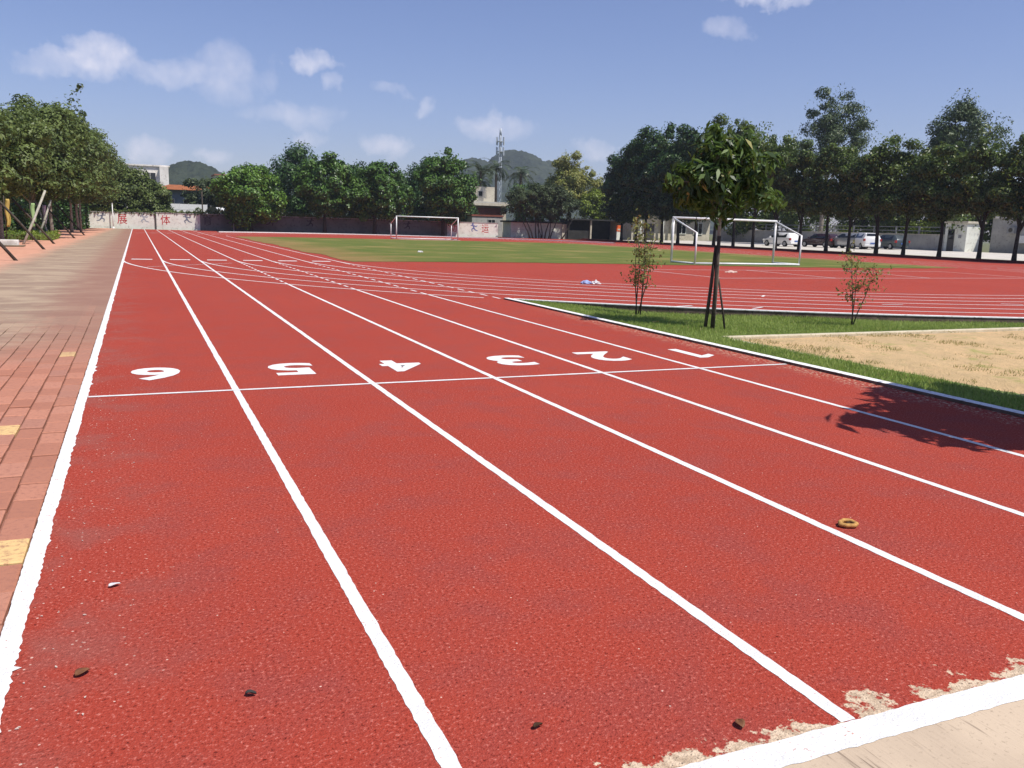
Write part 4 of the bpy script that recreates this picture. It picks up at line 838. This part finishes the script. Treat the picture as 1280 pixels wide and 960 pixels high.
# ------------------------------------------------------------------ cars
def car(label, loc, rz, paint, L=4.3, W=1.76, H=1.48, suv=False):
    root = thing('parked_car', label, 'car', loc, rz, 'cars parked on the cement road'); hl = L/2; b = .92 if not suv else 1.05
    # stations from rear (-y) to front (+y): y, belt z, roof z, half width, roof half width
    st = [(-hl, .62, .66, .68, .6), (-hl+.06, b-.02, b+.02, .82, .62), (-hl+.22, b+.03, H-.18 if suv else b+.20, .87, .60), (-hl+.55, b+.04, H-.03, .88, .61), (-.35, b+.02, H, .88, .62), (.35, b, H-.05, .88, .60), (1.05, b-.04, b+.04, .87, .66), (1.5, b-.10, b-.06, .85, .66), (hl-.2, b-.26, b-.22, .80, .62), (hl, .5, .52, .66, .55)]
    k = W/1.76; V, F = [], []
    for y, zb, zr, w, wr in st:
        w *= k; wr *= k; z0 = .26 if abs(y) < hl-.1 else .36
        V += [(-w*.9, y, z0), (-w, y, z0+.2), (-w*.985, y, zb), (-wr, y, zr), (wr, y, zr), (w*.985, y, zb), (w, y, z0+.2), (w*.9, y, z0)]
    for i in range(len(st)-1):
        for q in range(8): F.append((8*i+q, 8*i+(q+1) % 8, 8*i+8+(q+1) % 8, 8*i+8+q))
    F += [tuple(range(7, -1, -1)), tuple(8*(len(st)-1)+q for q in range(8))]
    MB().add(V, F).build('body', paint, root, True, bevel=.03)
    def glass(name, pts, d): MB().add(pts, [tuple(range(len(pts)))]).build(name, 'glass_dark', root)
    for s in (-1, 1):
        wl, wr = .874*k*s, .62*k*s
        def sp(y, t):   # a point on the cabin side
            return None
        glass('side_window', [(wl*1.004, -hl+.62, b+.08), (wl*1.004, .95, b+.03), (wr*1.02+s*.01, .30, H-.10), (wr*1.02+s*.01, -.4, H-.06), (wr*1.02+s*.012, -hl+.68, H-.09)], 0)
        for y in (-hl+.78, hl-.82):
            w = MB().tube([(s*.70*k, y, .32), (s*.895*k, y, .32)], .32, 20).build('wheel', 'rubber', root, True); MB().tube([(s*.88*k, y, .32), (s*.905*k, y, .32)], .20, 14).build('rim', 'rim', w)
        MB().box(s*.80*k-.09, s*.80*k+.09, -hl-.0, -hl+.20, b-.22, b+.02).build('tail_light', 'lamp_red', root, bevel=.02)
        MB().box(s*.66*k-.14, s*.66*k+.14, hl-.22, hl-.04, .58, .74).build('headlight', 'lamp_clear', root, bevel=.03)
        MB().box(s*.93*k-.08, s*.93*k+.08, .72, .9, b+.02, b+.16).build('mirror', paint, root, bevel=.03)
    zr = H-.20 if suv else b+.20
    glass('rear_window', [(-.62*k, -hl+.185 if not suv else -hl+.10, b+.08), (.62*k, -hl+.185 if not suv else -hl+.10, b+.08), (.56*k, -hl+.53 if not suv else -hl+.24, H-.07), (-.56*k, -hl+.53 if not suv else -hl+.24, H-.07)], 0)
    glass('windscreen', [(-.64*k, 1.06, b+.06), (.64*k, 1.06, b+.06), (.56*k, .42, H-.06), (-.56*k, .42, H-.06)], 0)
    MB().box(-.78*k, .78*k, -hl-.05, -hl+.1, .30, .52).build('rear_bumper', paint, root, bevel=.04); MB().box(-.25, .25, -hl-.065, -hl-.04, .55, .68).build('number_plate', 'plate', root)
    return root
car('white hatchback parked close behind the nearer goal frame', (65.2, 75.3, .19), R(4), 'car_white', 4.3, 1.78, 1.5)
car('dark maroon car parked between the white hatchback and a silver van', (68.2, 72.6, .23), R(6), 'car_dark', 4.4, 1.76, 1.46)
car('silver tall car parked beside the white off-roader', (69.0, 69.4, .24), R(4), 'car_silver', 4.4, 1.78, 1.6, True)
car('white off-roader parked among darker cars beside the low wall', (69.0, 67.2, .24), R(-24), 'car_white', 4.4, 1.82, 1.66, True)
car('dark grey car parked last beside the low wall', (72.2, 67.0, .28), R(-8), 'car_grey', 4.3, 1.76, 1.5)

# ------------------------------------------------------------------ props, hedges and banners along the path
def prop(a, b, r, mat, label, group): return tag(MB().tube([a, tuple((a[i]+b[i])/2 + (.02 if i == 0 else 0) for i in range(3)), b], [r, r*.95, r*.88], 8).build('prop_pole', mat, None, True), label, 'pole', group)
for Y, X0 in [(30.1, -3.36), (39.6, -3.42), (47.0, -3.63), (58.3, -3.41), (67.6, -3.34)]:
    prop((X0, Y, -.1), (X0-1.95, Y+.3, 2.35), .05, 'pole_dark', 'dark slanting pole propping a path tree, its foot on the brick paving', 'dark slanting prop poles')
for (a, b) in [((-4.9, 45.5, -.1), (-3.9, 46.5, 2.5)), ((-5.2, 55.2, -.1), (-4.4, 55.6, 2.2)), ((-4.7, 57, -.1), (-5.4, 57.4, 2.3))]:
    prop(a, b, .06, 'pole_pale', 'pale slanting pole propping a path tree behind the low hedge', 'pale prop poles')
def low_hedge(x0, x1, y0, y1, label, seed, h=.5):
    k = thing('planter_hedge', label, 'hedge', ((x0+x1)/2, (y0+y1)/2, 0), 0, 'clipped hedges along the path'); a, b = (x1-x0)/2, (y1-y0)/2
    m = leafmass('foliage', '', '', [(-a, a, -b, b, .05, h)], 2600, .10, .07, 'leaf_hedge', seed); m.parent = k
    for q in ('label', 'category'): del m[q]
    MB().box(-a*.9, a*.9, -b*.9, b*.9, -.1, h*.62).build('core', 'verge_soil', k)
low_hedge(-6.6, -4.9, 33.5, 38.5, 'clipped yellow-green hedge beside a dark slanting pole', 410); low_hedge(-6.6, -4.1, 52.5, 57.5, 'clipped yellow-green hedge under the hanging banners', 411)
o = tag(MB().box(-7.2, -4.75, 42.6, 43.1, -.05, .28).build('planter_kerb', 'wall_pale', None, bevel=.02), 'long pale planter kerb between the two clipped hedges', 'planter')
o = tag(MB().box(-5.6, -4.5, 42.0, 43.0, -.05, .06).build('tree_pit', 'soil', None, bevel=.02), 'dark earth patch around a path tree trunk', 'tree pit')
def banner(x, y, z0, z1, w, mat, label, seed):
    rg = random.Random(seed); V, F = [], []; n = 14
    for i in range(n+1):
        t = i/n; ww = w*(.55 + .5*math.sin(t*2.6+.3)) ; c = .03*math.sin(t*9+seed)
        for k in range(5): V.append((x + ww*(k/4-.5) + c, y + .05*math.sin(k*1.9+t*4), z1 + (z0-z1)*t))
    for i in range(n):
        for k in range(4): F.append((i*5+k, i*5+k+1, i*5+k+6, i*5+k+5))
    o = MB().add(V, F).build('banner', mat, None, True); m = o.modifiers.new('thick', 'SOLIDIFY'); m.thickness = .012; tag(o, label, 'banner')
    o2 = MB().tube([(x-.12, y+.03, -.05), (x-.12, y+.03, z1+.15)], .02, 6).build('pole', 'pole_dark', o, True)
banner(-5.45, 46, .78, 2.05, .19, 'flag_yellow', 'yellow cloth banner hanging under the path trees', 1); banner(-5.0, 52, .7, 1.95, .22, 'flag_green', 'light green cloth banner hanging under the path trees', 2); banner(-4.8, 56, .82, 1.9, .24, 'flag_mauve', 'pale mauve cloth banner hanging under the path trees', 3)
o = tag(MB().box(-18, -17.8, 10, 104, -.2, 2.2).build('side_wall', 'wall_grey'), 'grey boundary wall in the shade behind the path trees', 'wall')

leafmass('shrubbery', 'dense dark shrubs filling the shade behind the path trees', 'shrubs', [(-10.5, -7.4, 30, 52, 0, 2.4), (-10, -7.2, 50, 76, 0, 2.8), (-9, -6.4, 74, 103, 0, 2.9), (-7, -4.6, 92, 103, 0, 2.6)], 30000, .26, .15, 'leaf_dark', 420)
# ------------------------------------------------------------------ small things lying about
def curled_leaf(name, loc, rz, ln, wd, mat, label, cat='leaf', curl=.5):
    V, F = [], []; n, m = 8, 5
    for i in range(n+1):
        t = i/n; w = wd*math.sin(math.pi*min(.98, t*.96+.02))**.7
        for k in range(m): 
            s = k/(m-1)-.5; V.append(((t-.5)*ln, s*w, .004 + curl*(abs(s)*w*.9 + .25*ln*(t-.4)**2) + .003*math.sin(5*t+3*s)))
    for i in range(n):
        for k in range(m-1): F.append((i*m+k, i*m+k+1, i*m+m+k+1, i*m+m+k))
    o = MB().add(V, F).build(name, mat, None, True); o.location = loc; o.rotation_euler.z = rz; q = o.modifiers.new('thick', 'SOLIDIFY'); q.thickness = .002; return tag(o, label, cat)
curled_leaf('fallen_leaf', (-.23, 2.87, .004), .6, .05, .04, 'dry_leaf', 'dark red-brown fallen leaf on the outermost lane')
curled_leaf('fallen_leaf', (.26, 2.55, .004), -.4, .035, .022, 'shed_dark', 'tiny blackish leaf scrap close to the left lane line', curl=.8)
curled_leaf('fallen_leaf', (1.03, 2.07, .004), .2, .035, .02, 'pod_dark', 'tiny dark leaf scrap in the lane near the end line', curl=.8)
curled_leaf('fallen_leaf', (1.61, 1.86, .004), 1.2, .045, .03, 'dry_leaf', 'brown curled leaf lying on the worn patch at the end line')
curled_leaf('paint_flake', (-.15, 3.57, .004), .3, .045, .028, 'bag_white', 'white paint flake on the outermost lane', 'flake', .4)
curled_leaf('fallen_leaf', (7.85, 11.95, -.03), .3, .16, .08, 'flag_yellow', 'pale yellow leaf lying on the grass by the kerb')
# oval tan seed pod, split open
V, F = [], []; n, m = 28, 10
for i in range(n):
    t = 2*math.pi*i/n; R0 = .043 + .003*math.sin(3*t) + .0025*math.sin(7*t+1)
    for k in range(m):
        p = 2*math.pi*k/m; rr = R0 + .0135*math.cos(p); V.append((rr*math.cos(t)*1.02, rr*math.sin(t)*.86 + .004*math.sin(2*t), .012 + .011*math.sin(p)))
for i in range(n):
    for k in range(m): F.append((i*m+k, ((i+1) % n)*m+k, ((i+1) % n)*m+(k+1) % m, i*m+(k+1) % m))
pod = MB().add(V, F).build('seed_pod', 'pod', None, True); pod.location = (3.3, 3.13, .003); pod.rotation_euler.z = .3; tag(pod, 'tan oval ring-shaped seed pod lying beside a lane line', 'seed pod')
MB().tube([(-.026, .004, .006), (0, -.006, .012), (.028, .004, .006)], [.006, .012, .005], 8).build('dark_core', 'pod_dark', pod, True)
def crumple(name, loc, sx, sy, sz, mat, label, seed):
    rs = np.random.RandomState(seed); bm = bmesh.new(); bmesh.ops.create_icosphere(bm, subdivisions=3, radius=1)
    for v in bm.verts: 
        k = 1 + .22*math.sin(v.co.x*5+seed) * math.cos(v.co.y*6) + .12*rs.randn(); v.co = Vector((v.co.x*sx*k, v.co.y*sy*k, max(-.002, v.co.z*sz*k)))
    me = bpy.data.meshes.new(name); bm.to_mesh(me); bm.free(); o = obj(name, me, mat); o.location = loc; return tag(o, label, 'litter')
crumple('plastic_bag', (11.1, 20.4, .01), .14, .10, .09, 'bag_blue', 'crumpled blue plastic bag on the bend lanes', 1); crumple('plastic_bag', (11.36, 20.32, .01), .12, .10, .08, 'bag_white', 'crumpled white plastic bag touching the blue one on the bend', 2)
crumple('chalk_heap', (20.6, 26.4, .005), .24, .18, .06, 'chalk', 'small white chalk heap on the red court by the nearer goal', 3)
crumple('litter_scrap', (13.5, 43, .02), .14, .11, .07, 'bag_white', 'white scrap lying on the infield turf', 4)

# ------------------------------------------------------------------ hazy air
n = NT('haze_air'); n.N.remove(n.b); vol = n.N.new('ShaderNodeVolumePrincipled'); vol.inputs['Color'].default_value = (.78, .86, 1, 1); vol.inputs['Density'].default_value = .00028; vol.inputs['Anisotropy'].default_value = .2
n.L.new(vol.outputs[0], n.N['Material Output'].inputs['Volume'])
hz = MB().box(-520, 1020, -140, 1220, -3.5, 108).build('haze', 'haze_air'); hz['kind'] = 'stuff'

rg = random.Random(33); chip = []
for v in range(4):
    a = [rg.uniform(0, 6.28) for _ in range(6)]; a.sort(); r_ = [rg.uniform(.5, 1) for _ in a]
    chip.append(MB().prism([(math.cos(t)*q, math.sin(t)*q*.7) for t, q in zip(a, r_)], 0, .35).mesh('grit')); chip[-1].materials.append(MATS['grit'])
for i in range(46):
    x, y = -.40 + abs(rg.gauss(0, .16)), 2.6 + rg.random()**1.5*5.5; k = rg.uniform(.003, .0085)
    o = obj('paint_chip', chip[i % 4]); o.location = (x, y, .002); o.rotation_euler.z = rg.uniform(0, 6.28); o.scale = (k, k, k); tag(o, 'tiny pale paint chip scattered beside the white edge strip', 'paint chip', 'paint chips beside the edge strip')
